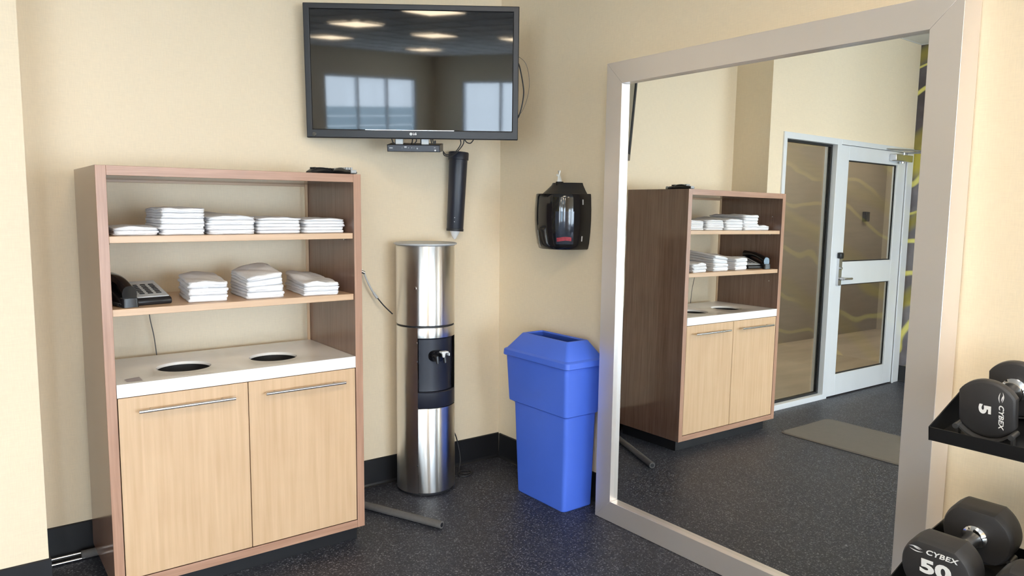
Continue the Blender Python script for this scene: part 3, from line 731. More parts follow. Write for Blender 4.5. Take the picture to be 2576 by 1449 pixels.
# handset: two cups joined by an arched grip, lying along the slope at the side
hs_ = MB(); rings = []
for k in range(17):
    t = k/16; y = -0.108+t*0.210; arch = math.sin(math.pi*t)
    e = abs(2*t-1); hw = 0.021+0.006*e**2; ht = 0.017+0.016*e**3
    zc = 0.058+t*0.040+0.016*arch-0.010*e**3
    rings.append([(-0.064+hw*math.cos(a)*(abs(math.cos(a))**-0.3 if abs(math.cos(a)) > 0.05 else 1), y, zc+ht*math.sin(a)) for a in [2*math.pi*i/16 for i in range(16)]])
hs_.loft(rings); hs = hs_.build('handset', 'smoke_plastic', ph, smooth=True, angle=60)
hs['label'] = 'glossy black handset'
m = MB(); m.loft([rrect(-0.094, -0.034, -0.125, -0.070, 0.0, 0.012), rrect(-0.092, -0.036, -0.122, -0.072, 0.034, 0.012)]); m.build('handset_cradle', 'black_plastic', ph, smooth=True)
coil = []
for k in range(120):
    t = k/119; a = t*2*math.pi*16
    coil.append((-0.098+0.005*math.cos(a), -0.10+t*0.15, 0.010+0.005*math.sin(a)))
MB().tube(coil, 0.0016, 6).build('coiled_cord', 'matte_black', ph, smooth=True)
pc = MB().tube(curve_pts([(-2.05, -0.30, ZL+0.03), (-2.02, -0.15, ZL+0.012), (-1.99, -0.066, ZL-0.005), (-1.988, -0.045, 1.06), (-1.972, -0.040, 0.96), (-1.963, -0.040, 0.86)], 8), 0.0022, 8).build('telephone_line', 'foam_grey', smooth=True)
tag(pc, 'thin grey telephone line hanging behind the lower shelf', 'cord')

# ------------------------------------------------------------------ remote controls on the cabinet
def remote(label, loc, rz, L, w, keysmat):
    r = thing('remote_control', label, 'remote control', loc, (0, 0, R(rz)), 'remote controls on the cabinet')
    m = MB(); rings = []
    for k in range(13):
        t = k/12; x = -L/2+t*L; e = abs(2*t-1)**6; hw = w/2*(1-0.25*e); hz = (0.010+0.006*math.sin(math.pi*min(1, t*1.3)))*(1-0.35*e)
        rings.append([(x, hw*math.copysign(abs(math.cos(a))**0.6, math.cos(a)), hz*(1+math.copysign(abs(math.sin(a))**0.7, math.sin(a)))) for a in [2*math.pi*i/16 for i in range(16)]])
    m.loft(rings); m.build('body', 'black_plastic', r, smooth=True, angle=50)
    k_ = MB()
    for i in range(7):
        for j in range(3):
            x = -L*0.38+i*L*0.10; y = (j-1)*w*0.26; k_.box(x, x+0.008, y-0.004, y+0.004, 0.020, 0.030)
    k_.build('buttons', keysmat, r)
    m = MB(); m.box(L/2-0.006, L/2+0.001, -w*0.30, w*0.30, 0.004, 0.018); m.build('infrared_window', 'grey_plate', r, bevel=0.002)
    return r
remote('black remote control lying along the cabinet top', (-1.315, -0.440, CH+0.0005), 20, 0.18, 0.046, 'matte_black')
remote('black remote control with its grey end at the cabinet front edge', (-1.255, -0.525, CH+0.0005), -84, 0.16, 0.046, 'grey_plate')

# ------------------------------------------------------------------ television on a swivel arm
TVC = Vector((-0.8224, -0.3820, 2.2129)); TYAW, TTILT = -0.6128, 0.0659; TW, TH = 1.0497, 0.6408
tn = Vector((math.sin(TYAW)*math.cos(TTILT), -math.cos(TYAW)*math.cos(TTILT), -math.sin(TTILT)))
trr = Vector((math.cos(TYAW), math.sin(TYAW), 0)); tu = trr.cross(-tn) if trr.cross(-tn).z > 0 else -trr.cross(-tn)
tm = Matrix((trr, tu, tn)).transposed().to_4x4(); tm.translation = TVC       # local x right, y up, z toward the viewer
tv = thing('television', 'large black flat television angled out from the wall above the cooler', 'television'); tv.matrix_world = tm
bz = MB(); sx, st_, sb = 0.028, 0.026, 0.042
X, Y = TW/2, TH/2
outer = [(-X, -Y), (X, -Y), (X, Y), (-X, Y)]; inner = [(-X+sx, -Y+sb), (X-sx, -Y+sb), (X-sx, Y-st_), (-X+sx, Y-st_)]
bz.loft([[(x, y, -0.035) for x, y in outer], [(x, y, -0.004) for x, y in outer], [(x*0.997, y*0.996, 0.0) for x, y in outer], [(x, y, 0.0) for x, y in inner], [(x*0.995, y*0.993, -0.008) for x, y in inner]], False, False)
bz.build('bezel', 'bezel', tv, bevel=0.003, seg=2)
bk = MB(); bk.loft([[(x, y, -0.0345) for x, y in outer], [(x*0.97, y*0.96, -0.042) for x, y in outer], [(x*0.72, y*0.70, -0.075) for x, y in outer], [(x*0.70, y*0.66, -0.078) for x, y in outer]], True, True)
bk.build('back_shell', 'matte_black', tv, bevel=0.002)
sc = MB(); sc.box(-X+sx-0.003, X-sx+0.003, -Y+sb-0.003, Y-st_+0.003, -0.012, -0.0075); sc.build('screen', 'screen', tv)
# maker's mark: round emblem and two letters
em = MB(); em.lathe([(0.0001, 0.0004), (0.0068, 0.0004)], 24, (-0.0095, -0.2965), cap=False); e_ = em.build('logo_emblem', 'white_print', tv, fix=False)
face = MB(); face.box(-0.0100, -0.0085, -0.2990, -0.2935, 0.0005, 0.0009); face.box(-0.0100, -0.0060, -0.2992, -0.2980, 0.0005, 0.0009); face.build('emblem_stroke', 'bezel', e_)
lm = text_mesh('LG', 0.0145, bold=0.0006); lo_ = bpy.data.objects.new('logo_letters', lm); COL.objects.link(lo_); lm.materials.append(MATS['white_print']); lo_.parent = tv; lo_.location = (0.0095, -0.2965, 0.0005)
MB().lathe([(0.0001, 0.0006), (0.010, 0.0006), (0.011, 0.0001)], 20, (-0.488, -0.3025), cap=False).build('infrared_eye', 'smoke_plastic', tv, fix=False)
MB().box(-0.235, 0.205, -0.2795, -0.2772, -0.002, 0.0006).build('trim_strip', 'satin_steel', tv)
ar = MB(); ar.box(-0.16, 0.16, -0.12, 0.12, -0.095, -0.078); ar.build('mount_plate', 'matte_black', tv, bevel=0.003)
def inv(p): return tuple(tm.inverted() @ Vector(p))
a1 = inv((-0.62, -0.035, 2.21)); a0 = (0.02, 0.0, -0.095); el = inv((-0.42, -0.22, 2.21))
MB().tube([a0, el], 0.020, 12).tube([el, a1], 0.020, 12).build('swivel_arm', 'matte_black', tv, smooth=True)
wp = MB().box(-0.72, -0.52, -0.034, -0.002, 2.08, 2.34).build('wall_plate', 'matte_black', tv, bevel=0.003); wp.matrix_parent_inverse = tm.inverted()
def tv_cable(name, pts, r, m_, label):
    o = MB().tube(curve_pts(pts, 8), r, 8).build(name, m_, smooth=True); o.matrix_world = tm
    return tag(o, label, 'cable')
tv_cable('video_cable', [(0.515, 0.075, -0.052), (0.531, 0.043, -0.052), (0.549, -0.04, -0.05), (0.5535, -0.09, -0.05), (0.545, -0.15, -0.05), (0.530, -0.20, -0.052), (0.510, -0.225, -0.056)], 0.0032, 'matte_black', 'thick black cable bowed out at the side of the television')
tv_cable('thin_wire', [(0.515, -0.205, -0.06), (0.55, -0.17, -0.075), (0.578, -0.09, -0.09), (0.583, -0.01, -0.10), (0.56, 0.07, -0.10), (0.50, 0.11, -0.08)], 0.0011, 'foam_grey', 'thin grey wire looped at the side of the television')
tv_cable('video_cable', [(0.235, -0.315, -0.045), (0.236, -0.345, -0.045), (0.205, -0.385, -0.05), (0.165, -0.396, -0.06), (0.146, -0.378, -0.07)], 0.0026, 'matte_black', 'upper of two black leads drooping from television to set-top box')
tv_cable('video_cable', [(0.255, -0.315, -0.05), (0.248, -0.345, -0.05), (0.215, -0.385, -0.055), (0.185, -0.404, -0.06), (0.155, -0.400, -0.06), (0.146, -0.385, -0.08)], 0.0026, 'matte_black', 'lower of two black leads drooping from television to set-top box')
tv_cable('video_cable', [(0.255, -0.315, -0.05), (0.268, -0.333, -0.05), (0.288, -0.336, -0.05), (0.305, -0.315, -0.05)], 0.0026, 'matte_black', 'short black cable loop under the television beside the cup dispenser')

# ------------------------------------------------------------------ media box hung under the television
mbx = thing('media_box', 'slim black set-top box hung beneath the television', 'set-top box'); mbx.matrix_world = tm
MB().loft([[(x, y, -0.018) for x, y in ((-0.130, -0.384), (0.134, -0.384), (0.132, -0.349), (-0.132, -0.349))], [(x, y, -0.14) for x, y in ((-0.124, -0.378), (0.143, -0.378), (0.143, -0.338), (-0.124, -0.338))]]).build('case', 'black_plastic', mbx, bevel=0.002)
fp_ = MB().loft([[(x, y, -0.0175) for x, y in ((-0.130, -0.384), (0.134, -0.384), (0.132, -0.349), (-0.132, -0.349))], [(x, y, -0.014) for x, y in ((-0.126, -0.381), (0.130, -0.381), (0.128, -0.352), (-0.128, -0.352))]]).build('front_panel', 'navy_plastic', mbx)
pr = MB()
for (x, y, w, h) in ((-0.120, -0.368, 0.017, 0.005), (-0.045, -0.364, 0.012, 0.007), (-0.026, -0.3655, 0.005, 0.003), (-0.010, -0.3655, 0.005, 0.003), (0.002, -0.366, 0.004, 0.002), (0.017, -0.3705, 0.006, 0.007), (-0.058, -0.3665, 0.004, 0.002), (0.104, -0.363, 0.007, 0.002)):
    pr.box(x, x+w, y, y+h, -0.0142, -0.0133)
pr.build('printed_marks', 'grey_plate', fp_)['kind'] = 'stuff'
MB().tube([(0.110, -0.3755, -0.0145), (0.110, -0.3755, -0.0115)], 0.0042, 14).build('power_button', 'white_print', fp_, smooth=True)
for q in (-0.10, 0.10): MB().box(q, q+0.008, -0.345, -0.325, -0.110, -0.095).build('hanger_bracket', 'matte_black', mbx)
for (xa, xb) in ((-0.093, -0.055), (0.037, 0.075)):
    MB().box(xa, xb, -0.346, -0.316, -0.068, -0.05).build('plug_adapter', 'white_plastic', mbx, bevel=0.003)
for pts in ([(-0.115, -0.31, -0.06), (-0.108, -0.335, -0.06), (-0.10, -0.346, -0.065)], [(-0.006, -0.31, -0.06), (-0.009, -0.335, -0.06), (-0.014, -0.346, -0.065)], [(0.012, -0.31, -0.06), (0.012, -0.33, -0.06), (0.0, -0.346, -0.06)], [(0.036, -0.31, -0.055), (0.034, -0.345, -0.06)], [(0.084, -0.31, -0.06), (0.090, -0.343, -0.06)], [(0.092, -0.31, -0.06), (0.100, -0.343, -0.06)]):
    MB().tube(pts, 0.0028, 8).build('plug_lead', 'matte_black', mbx, smooth=True)

# ------------------------------------------------------------------ paper cup dispenser
cdn = thing('cup_dispenser', 'black tubular paper cup dispenser on the wall above the cooler', 'cup dispenser', (-0.3685, -0.068, 1.42), (0, R(3.2), 0))
MB().lathe([(0.046, 0.0), (0.0475, 0.004), (0.0525, 0.40), (0.0525, 0.402), (0.0575, 0.404), (0.0580, 0.442), (0.0555, 0.447), (0.0500, 0.447)], 40).build('tube', 'navy_plastic', cdn, smooth=True, angle=40)
MB().lathe([(0.048, -0.001), (0.049, 0.003), (0.049, 0.012), (0.0475, 0.014)], 40, cap=False).build('collar', 'matte_black', cdn, smooth=True)
MB().tube([(-0.030, -0.036, 0.052), (-0.032, -0.040, 0.052)], 0.0022, 8).tube([(-0.030, -0.036, 0.075), (-0.032, -0.040, 0.075)], 0.0022, 8).build('rivet', 'white_print', cdn, smooth=True)
for q in (0.06, 0.34): MB().box(-0.02, 0.02, 0.046, 0.060, q, q+0.04).build('wall_bracket', 'matte_black', cdn)
cup = MB().lathe([(0.0325, 0.004), (0.030, 0.0), (0.010, -0.042), (0.002, -0.048)], 28).build('paper_cup', 'paper_cup', smooth=True)
cup.matrix_world = Matrix.Translation((-0.3685, -0.068, 1.42)) @ Matrix.Rotation(R(3.2), 4, 'Y')
tag(cup, 'white cone paper cup hanging from the tubular dispenser', 'paper cup')

# ------------------------------------------------------------------ water cooler
WX, WY, WR = -0.63, -0.18, 0.160
wc = thing('water_cooler', 'tall cylindrical stainless water cooler with a black dispensing niche', 'water cooler', (WX, WY, 0))
PA = R(46)
def arcprof(a0, a1, prof, n, name, mats, parent=wc, thick=None, **k):
    return MB().lathe(prof, n, (0, 0), a0, a1).build(name, mats, parent, smooth=True, fix=False, **k)
MB().lathe([(WR-0.012, 0.0), (WR-0.006, 0.004), (WR-0.006, 0.014)], 56).build('foot', 'matte_black', wc, smooth=True)
back0, back1 = -math.pi/2+PA, 3*math.pi/2-PA
m = MB(); m.lathe([(WR-0.02, 0.014), (WR-0.001, 0.0145), (WR, 0.018), (WR, 0.916), (WR-0.002, 0.919), (WR-0.02, 0.919)], 52, (0, 0), back0, back1)
m.lathe([(WR-0.02, 0.864), (WR-0.001, 0.8645), (WR, 0.867), (WR, 0.916), (WR-0.002, 0.919), (WR-0.02, 0.919)], 20, (0, 0), back0-2*PA, back0)
m.build('lower_body', 'brushed_steel', wc, smooth=True, fix=False)
m = MB(); m.lathe([(WR-0.02, 0.016), (WR-0.0015, 0.0165), (WR-0.0003, 0.019), (WR-0.0003, 0.480), (WR-0.0015, 0.483), (WR-0.03, 0.483)], 20, (0, 0), back0-2*PA+0.008, back0-0.008)
m.build('service_panel', 'brushed_steel', wc, smooth=True, fix=False)
MB().lathe([(WR-0.006, 0.919), (WR-0.006, 0.930)], 56).build('seam_ring', 'matte_black', wc, smooth=True)
m = MB(); m.lathe([(WR-0.004, 0.929), (WR, 0.932), (WR, 1.350), (WR-0.003, 1.353)], 64); m.build('upper_body', 'brushed_steel', wc, smooth=True, angle=50)
m = MB(); m.lathe([(WR+0.002, 1.353), (WR+0.010, 1.357), (WR+0.010, 1.363), (WR+0.002, 1.366), (WR-0.02, 1.366)], 64); m.build('lid', 'grey_hose', wc, smooth=True, angle=40)
# niche
m = MB(); m.lathe([(WR-0.002, 0.8645), (WR-0.014, 0.856), (WR-0.018, 0.60), (WR-0.016, 0.575)], 20, (0, 0), back0-2*PA+0.004, back0-0.004)
m.lathe([(WR-0.016, 0.575), (0.02, 0.575)], 20, (0, 0), back0-2*PA+0.004, back0-0.004)
m.build('niche', 'navy_plastic', wc, smooth=True, fix=False)
m = MB(); m.lathe([(WR-0.03, 0.572), (WR-0.004, 0.573), (WR+0.001, 0.568), (WR+0.001, 0.492), (WR-0.003, 0.486), (WR-0.03, 0.485)], 20, (0, 0), back0-2*PA+0.004, back0-0.004)
m.build('drip_tray', 'navy_plastic', wc, smooth=True, fix=False)
m = MB(); m.loft([rrect(-0.062, 0.026, 0.735, 0.800, 0.0, 0.030, 6), rrect(-0.058, 0.022, 0.739, 0.796, 0.030, 0.027, 6)])
m.v = [(x, -WR+0.030-z, y) for x, y, z in m.v]; tp = m.build('tap_housing', 'smoke_plastic', wc, smooth=True)
for (tx, col) in ((-0.042, 'black_plastic'), (0.004, 'black_plastic')):
    MB().tube([(tx, -WR-0.002, 0.772), (tx, -WR-0.030, 0.768), (tx, -WR-0.036, 0.735)], [0.012, 0.011, 0.008], 14).build('spigot', col, tp, smooth=True)
MB().box(-0.022, 0.020, -WR-0.044, -WR-0.016, 0.788, 0.797).prism([(-0.020, 0.790), (0.002, 0.790), (-0.006, 0.766), (-0.014, 0.766)], 'y', -WR-0.046, -WR-0.034).build('tap_lever', 'white_plastic', tp, bevel=0.002)
MB().box(0.026, 0.034, -WR-0.036, -WR-0.010, 0.770, 0.786).build('tap_lever', 'white_plastic', tp, bevel=0.002)
a = -math.pi/2-R(50)
MB().tube([((WR-0.002)*math.cos(a), (WR-0.002)*math.sin(a), 1.132), ((WR+0.005)*math.cos(a), (WR+0.005)*math.sin(a), 1.132)], 0.006, 14).build('lock_screw', 'chrome', wc, smooth=True)
for z in (0.84, 0.74, 0.17):
    a = -math.pi/2-PA-0.02
    MB().tube([((WR-0.002)*math.cos(a), (WR-0.002)*math.sin(a), z), ((WR+0.002)*math.cos(a), (WR+0.002)*math.sin(a), z)], 0.0035, 10).build('panel_screw', 'chrome', wc, smooth=True)
wl_ = thing('water_line', 'grey water hose from the wall stop valve to the cooler', 'hose', (-0.945, 0, 1.215))
MB().tube([(0, -0.001, 0), (0, -0.014, 0)], 0.020, 20).build('escutcheon', 'chrome', wl_, smooth=True)
MB().tube([(0, -0.014, 0), (0, -0.05, 0)], 0.008, 12).tube([(-0.012, -0.05, 0.0), (0.014, -0.05, -0.012)], 0.011, 12).build('stop_valve', 'chrome', wl_, smooth=True)
MB().tube(curve_pts([(0.014, -0.05, -0.012), (0.035, -0.055, -0.07), (0.066, -0.058, -0.125), (0.085, -0.06, -0.150)], 6), [0.0045]*6+[0.0050]*6+[0.0075]*7, 10).build('hose', 'grey_hose', wl_, smooth=True)
MB().tube(curve_pts([(0.085, -0.06, -0.150), (0.12, -0.07, -0.195), (0.158, -0.095, -0.240)], 6), 0.0035, 10).build('hose_tail', 'matte_black', wl_, smooth=True)
pw = MB().tube(curve_pts([(-0.545, -0.030, 0.36), (-0.44, -0.045, 0.30), (-0.365, -0.05, 0.235), (-0.338, -0.06, 0.15), (-0.342, -0.09, 0.07), (-0.372, -0.125, 0.008), (-0.345, -0.165, 0.0045), (-0.305, -0.155, 0.0045), (-0.325, -0.115, 0.0045), (-0.375, -0.125, 0.009), (-0.40, -0.17, 0.0045), (-0.36, -0.195, 0.0045), (-0.31, -0.175, 0.009)], 8), 0.0038, 8).build('power_cord', 'matte_black', smooth=True)
tag(pw, 'black power cord looped on the floor beside the cooler', 'cord')

# ------------------------------------------------------------------ bars on the floor
fb = thing('foam_bar', 'grey foam-covered bar lying on the floor out from behind the cabinet', 'bar', (-1.0, -0.38, 0))
p0, p1 = Vector((-1.143, -0.055, 0.0195)), Vector((-0.8575, -0.712, 0.0195))
o = MB().tube([p0, p0.lerp(p1, 0.3), p0.lerp(p1, 0.7), p1], 0.0185, 20).build('foam_sleeve', 'foam_grey', fb, smooth=True); o.matrix_parent_inverse = Matrix.Translation(fb.location).inverted()
dd = (p1-p0).normalized()
o = MB().tube([p1-dd*0.004, p1+dd*0.002], 0.011, 16).build('bar_end', 'matte_black', fb, smooth=True); o.matrix_parent_inverse = Matrix.Translation(fb.location).inverted()
rb = thing('twin_rod_bar', 'bar of two thin metal rods with a grey foam grip along the baseboard', 'bar', (-2.35, -0.05, 0))
o = MB().tube([(-2.435, -0.042, 0.026), (-2.29, -0.042, 0.026)], 0.0045, 12).tube([(-2.435, -0.062, 0.0085), (-2.29, -0.062, 0.0085)], 0.0045, 12).build('rod', 'satin_steel', rb, smooth=True); o.matrix_parent_inverse = Matrix.Translation(rb.location).inverted()
o = MB().tube([(-2.305, -0.051, 0.0195), (-1.9, -0.051, 0.0195)], 0.0185, 20).build('foam_grip', 'foam_grey', rb, smooth=True); o.matrix_parent_inverse = Matrix.Translation(rb.location).inverted()

# ------------------------------------------------------------------ wipes dispenser
wdn = thing('wipes_dispenser', 'glossy black barrel-shaped wipes dispenser on the tan wall', 'wipes dispenser', (0, -0.650, 1.34))
def dring(b, a, z, x0=-0.002):
    pts = [(x0, -a, z)]
    for i in range(1, 24):
        t = -math.pi/2+math.pi*i/24
        pts.append((x0-b*math.copysign(abs(math.cos(t))**0.85, math.cos(t)), a*math.copysign(abs(math.sin(t))**0.85, math.sin(t)), z))
    pts.append((x0, a, z))
    return pts
zs = [0.0, 0.004, 0.03, 0.09, 0.15, 0.21, 0.27, 0.288, 0.292]
bs = [0.168, 0.176, 0.186, 0.196, 0.201, 0.201, 0.197, 0.195, 0.191]
MB().loft([dring(b, b*0.80, z) for b, z in zip(bs, zs)]).build('barrel', 'smoke_plastic', wdn, smooth=True, angle=50)
MB().loft([dring(0.160, 0.128, 0.2915), dring(0.135, 0.112, 0.312), dring(0.105, 0.095, 0.338), dring(0.100, 0.090, 0.350)]).build('hood', 'black_plastic', wdn, smooth=True, angle=40)
MB().lathe([(0.026, 0.318), (0.022, 0.350), (0.020, 0.356), (0.010, 0.356)], 24, (-0.085, 0.0)).build('nozzle', 'smoke_plastic', wdn, smooth=True)
m = MB(); rings = []
for k in range(9):
    t = k/8; w = 0.018*(1-0.15*math.sin(7*t)); a = t*1.2
    rings.append([(-0.085+w*math.cos(a)*cx-0.005*math.sin(a)*cy, w*math.sin(a)*cx+0.005*math.cos(a)*cy+0.004*t, 0.350+0.064*t) for cx, cy in ((-1, -0.6), (0, -1), (1, -0.6), (1, 0.6), (0, 1), (-1, 0.6))])
m.loft(rings); m.tube([(-0.085, 0.008, 0.385), (-0.088, 0.016, 0.391), (-0.088, 0.019, 0.397)], [0.005, 0.006, 0.002], 8)
wp_ = m.build('wipe', 'tissue', smooth=True, angle=60); wp_.location = wdn.location
tag(wp_, 'white wipe pulled up through the dispenser nozzle', 'wipe')
def patch(t0, t1, z0, z1, name, mats, parent, eps=0.0012, n=8, nz=6, off=0.0):
    m = MB(); vs = []
    for j in range(nz+1):
        z = z0+(z1-z0)*j/nz; b = 0.0
        for q in range(len(zs)-1):
            if zs[q] <= z <= zs[q+1]: f = (z-zs[q])/(zs[q+1]-zs[q]); b = bs[q]*(1-f)+bs[q+1]*f
        for i in range(n+1):
            t = t0+(t1-t0)*i/n; bb = b+eps; aa = b*0.80+eps
            zz = z+off*math.sin(9*(t-t0))
            vs.append((-0.002-bb*math.copysign(abs(math.cos(t))**0.85, math.cos(t)), aa*math.copysign(abs(math.sin(t))**0.85, math.sin(t)), zz))
    fs = [(j*(n+1)+i, j*(n+1)+i+1, (j+1)*(n+1)+i+1, (j+1)*(n+1)+i) for j in range(nz) for i in range(n)]
    o = m.add(vs, fs).build(name, mats, parent, smooth=True); return o
lb = patch(R(-62), R(-28), 0.03, 0.20, 'bag_window', 'wipes_bag', wdn)
patch(R(-58), R(-30), 0.046, 0.066, 'red_lettering', 'red_print', lb, 0.0020, off=0.003)
for (z0, z1) in ((0.235, 0.262), (0.045, 0.072)): patch(R(-78), R(-76), z0, z1, 'slot_glint', 'grey_plate', wdn, 0.0016, 2, 4)  # pale grey strips paint the glints on small slots
patch(R(10), R(12), 0.012, 0.10, 'slot_glint', 'grey_plate', wdn, 0.0016, 2, 4)

# ------------------------------------------------------------------ blue recycling bin
bn = thing('recycling_bin', 'tall narrow blue plastic recycling bin with a slotted hopper lid', 'bin', (-0.15, -0.70, 0))
def lb_(mb, name, mats, root=bn, **k):
    o = mb.build(name, mats, root, **k); o.matrix_parent_inverse = Matrix.Translation(bn.location).inverted(); return o
r = 0.022
outer = [rrect(-0.254, -0.058, -0.918, -0.532, 0.0005, r), rrect(-0.257, -0.055, -0.922, -0.528, 0.006, r), rrect(-0.262, -0.048, -0.934, -0.499, 0.485, r), rrect(-0.2625, -0.048, -0.935, -0.497, 0.499, r),
         rrect(-0.2725, -0.039, -0.9445, -0.461, 0.507, r), rrect(-0.2735, -0.038, -0.945, -0.459, 0.520, r), rrect(-0.280, -0.026, -0.952, -0.443, 0.752, r)]
inner = [rrect(-0.276, -0.030, -0.948, -0.447, 0.752, r), rrect(-0.257, -0.053, -0.930, -0.505, 0.49, r), rrect(-0.250, -0.062, -0.914, -0.536, 0.01, r)]
lb_(MB().loft(outer+inner, True, True), 'body', 'blue_plastic', smooth=True, angle=28)
lid = [rrect(-0.291, -0.014, -0.968, -0.431, 0.756, 0.026), rrect(-0.294, -0.011, -0.971, -0.428, 0.759, 0.026), rrect(-0.292, -0.013, -0.969, -0.430, 0.786, 0.026), rrect(-0.288, -0.017, -0.965, -0.434, 0.790, 0.026), rrect(-0.279, -0.026, -0.954, -0.445, 0.795, 0.022),
       rrect(-0.229, -0.084, -0.899, -0.523, 0.880, 0.010), rrect(-0.226, -0.087, -0.896, -0.526, 0.882, 0.010), rrect(-0.217, -0.096, -0.886, -0.536, 0.882, 0.008), rrect(-0.215, -0.098, -0.884, -0.538, 0.876, 0.008), rrect(-0.222, -0.090, -0.890, -0.531, 0.860, 0.010), rrect(-0.272, -0.034, -0.946, -0.453, 0.788, 0.022), rrect(-0.284, -0.022, -0.958, -0.440, 0.756, 0.026)]
lb_(MB().loft(lid+[lid[0]], False, False), 'lid', 'blue_plastic', smooth=True, angle=28)

# ------------------------------------------------------------------ leaning floor mirror
MA, MBW = 0.0062, -0.0018
mn = Vector((-math.cos(MA)*math.cos(MBW), -math.sin(MBW)*math.cos(MA), math.sin(MA))); mh = Vector((math.sin(MBW), -math.cos(MBW), 0)); ms = mh.cross(mn)
if ms.z < 0: ms = -ms
ML, MS_, MW, LIP = 1.5883, 2.2466, 0.1025, 0.027
mm = Matrix((mh, ms, mn)).transposed().to_4x4(); mm.translation = Vector((-0.1104, -1.0299, 0.0012))   # local x toward the viewer along the wall, y up, z into the room
mir = thing('floor_mirror', 'large full-height wall mirror in a wide brushed nickel frame', 'mirror'); mir.matrix_world = mm
D0, D1 = -0.098, LIP
def rail(poly, name):
    m = MB(); m.loft([[(x, y, D0) for x, y in poly], [(x, y, D1-0.0015) for x, y in poly], [(x+(0), y, D1) for x, y in poly]])
    o = m.build(name, 'mirror_frame', mir, bevel=0.0012); return o
g = 0.0003
rail([(0, 0), (ML, 0), (ML-MW, MW), (MW, MW)], 'bottom_rail')
rail([(0, MS_), (MW, MS_-MW), (ML-MW, MS_-MW), (ML, MS_)], 'top_rail')
rail([(0, g), (MW-g, MW+g), (MW-g, MS_-MW-g), (0, MS_-g)], 'far_stile')
rail([(ML, g), (ML, MS_-g), (ML-MW+g, MS_-MW-g), (ML-MW+g, MW+g)], 'near_stile')
MB().box(MW-0.01, ML-MW+0.01, MW-0.01, MS_-MW+0.01, -0.006, 0.0).build('mirror_glass', 'mirror_glass', mir)

# ------------------------------------------------------------------ standing mat (seen in the mirror)
mt = MB(); ring = []
mt.loft([rrect(-2.825, -2.190, -1.90, -0.700, 0.0005, 0.05), rrect(-2.825, -2.190, -1.90, -0.700, 0.006, 0.05), rrect(-2.815, -2.200, -1.89, -0.710, 0.012, 0.045)])
tag(mt.build('floor_mat', 'mat_grey', smooth=True, angle=25), 'grey-brown rounded foam mat on the floor in front of the entrance', 'mat')

# ------------------------------------------------------------------ dumbbells and rack
PHI = 8.0
def swoosh():
    m = MB()
    def band(c0, w0):
        up = []; dn = []
        for i in range(13):
            t = i/12; x = c0[0]+c0[2]*t; y = c0[1]+w0[0]*math.sin(math.pi*t)*1.0+w0[1]*(t-0.5)
            th = w0[2]*math.sin(math.pi*min(1, t*0.98+0.01))
            up.append((x, y+th)); dn.append((x, y-th))
        vs = [(a, b, 0) for a, b in up]+[(a, b, 0) for a, b in dn]; n = 13
        m.add(vs, [(i, i+1, n+i+1, n+i) for i in range(n-1)])
    band((-0.5, 0.18, 0.95), (0.22, -0.10, 0.09))
    band((-0.45, -0.20, 0.95), (-0.22, -0.10, 0.09))
    band((-0.28, 0.22, 0.62), (-0.06, -0.42, 0.10))
    return m
def dumbbell(num, Rr, flat, thick, gap, size_num, size_brand, label, group, vb, vn, hr):
    d = thing('dumbbell', label, 'dumbbell', group=group)
    def head(x0, name):
        pts = []
        a0 = math.asin(flat/Rr)
        for s_ in (0, 1):
            for i in range(17):
                t = (-a0+2*a0*i/16)+(math.pi if s_ else 0); pts.append((Rr*math.cos(t), Rr*math.sin(t)))
        ch = thick*0.12
        rings = [[(x0+dx, y*f, z*f) for y, z in pts] for dx, f in ((0, 0.90), (0.0015, 0.935), (ch*1.2, 0.985), (ch*2.2, 1.0), (thick-ch*2.2, 1.0), (thick-ch, 0.985), (thick-0.0015, 0.94), (thick, 0.90))]
        return MB().loft(rings).build(name, 'urethane', d, smooth=True, angle=32)
    h1 = head(0.0, 'head'); head(thick+gap, 'head')
    prof = [(thick-0.002, hr*1.55), (thick+0.006, hr*1.55), (thick+0.012, hr*1.25), (thick+0.022, hr*0.98), (thick+gap*0.3, hr*1.03), (thick+gap*0.5, hr*1.08), (thick+gap*0.7, hr*1.03), (thick+gap-0.022, hr*0.98), (thick+gap-0.012, hr*1.25), (thick+gap-0.006, hr*1.55), (thick+gap+0.002, hr*1.55)]
    MB().loft([[(x, rr*math.cos(2*math.pi*i/24), rr*math.sin(2*math.pi*i/24)) for i in range(24)] for x, rr in prof]).build('handle', 'chrome', d, smooth=True, angle=40)
    def put(me, name, u, v):
        o = bpy.data.objects.new(name, me); COL.objects.link(o); me.materials.append(MATS['white_print']); o.parent = h1
        for vv in me.vertices: vv.co = (-0.0006-vv.co.z, -(vv.co.x+u), vv.co.y+v)
        return o
    put(text_mesh(num, size_num, bold=size_num*0.045, width=1.45, extrude=0.0003), 'weight_number', 0.0, vn)
    put(text_mesh('CYBEX', size_brand, shear=0.22, bold=size_brand*0.02, width=1.25, extrude=0.0003), 'brand_lettering', size_brand*0.75, vb)
    s_ = swoosh(); s_.v = [(x*size_brand*1.9, y*size_brand*0.80, 0.0) for x, y, z in s_.v]
    o = s_.build('brand_emblem', 'white_print', h1, fix=False)
    for vv in o.data.vertices: vv.co = (-0.0009, -(vv.co.x+0.14*size_brand-size_brand*2.6), vv.co.y+vb)
    return d
def place(d, loc, roll):
    d.location = loc; d.rotation_euler = (R(roll), R(-PHI), 0)
d5 = dumbbell('5', 0.0795, 0.0685, 0.028, 0.165, 0.038, 0.0165, 'small black urethane dumbbell marked 5 at the end of the top tray', 'dumbbells on the rack', 0.036, -0.004, 0.0215)
P5 = Vector((-0.53, -2.9112, 1.0389)); place(d5, P5, 90)
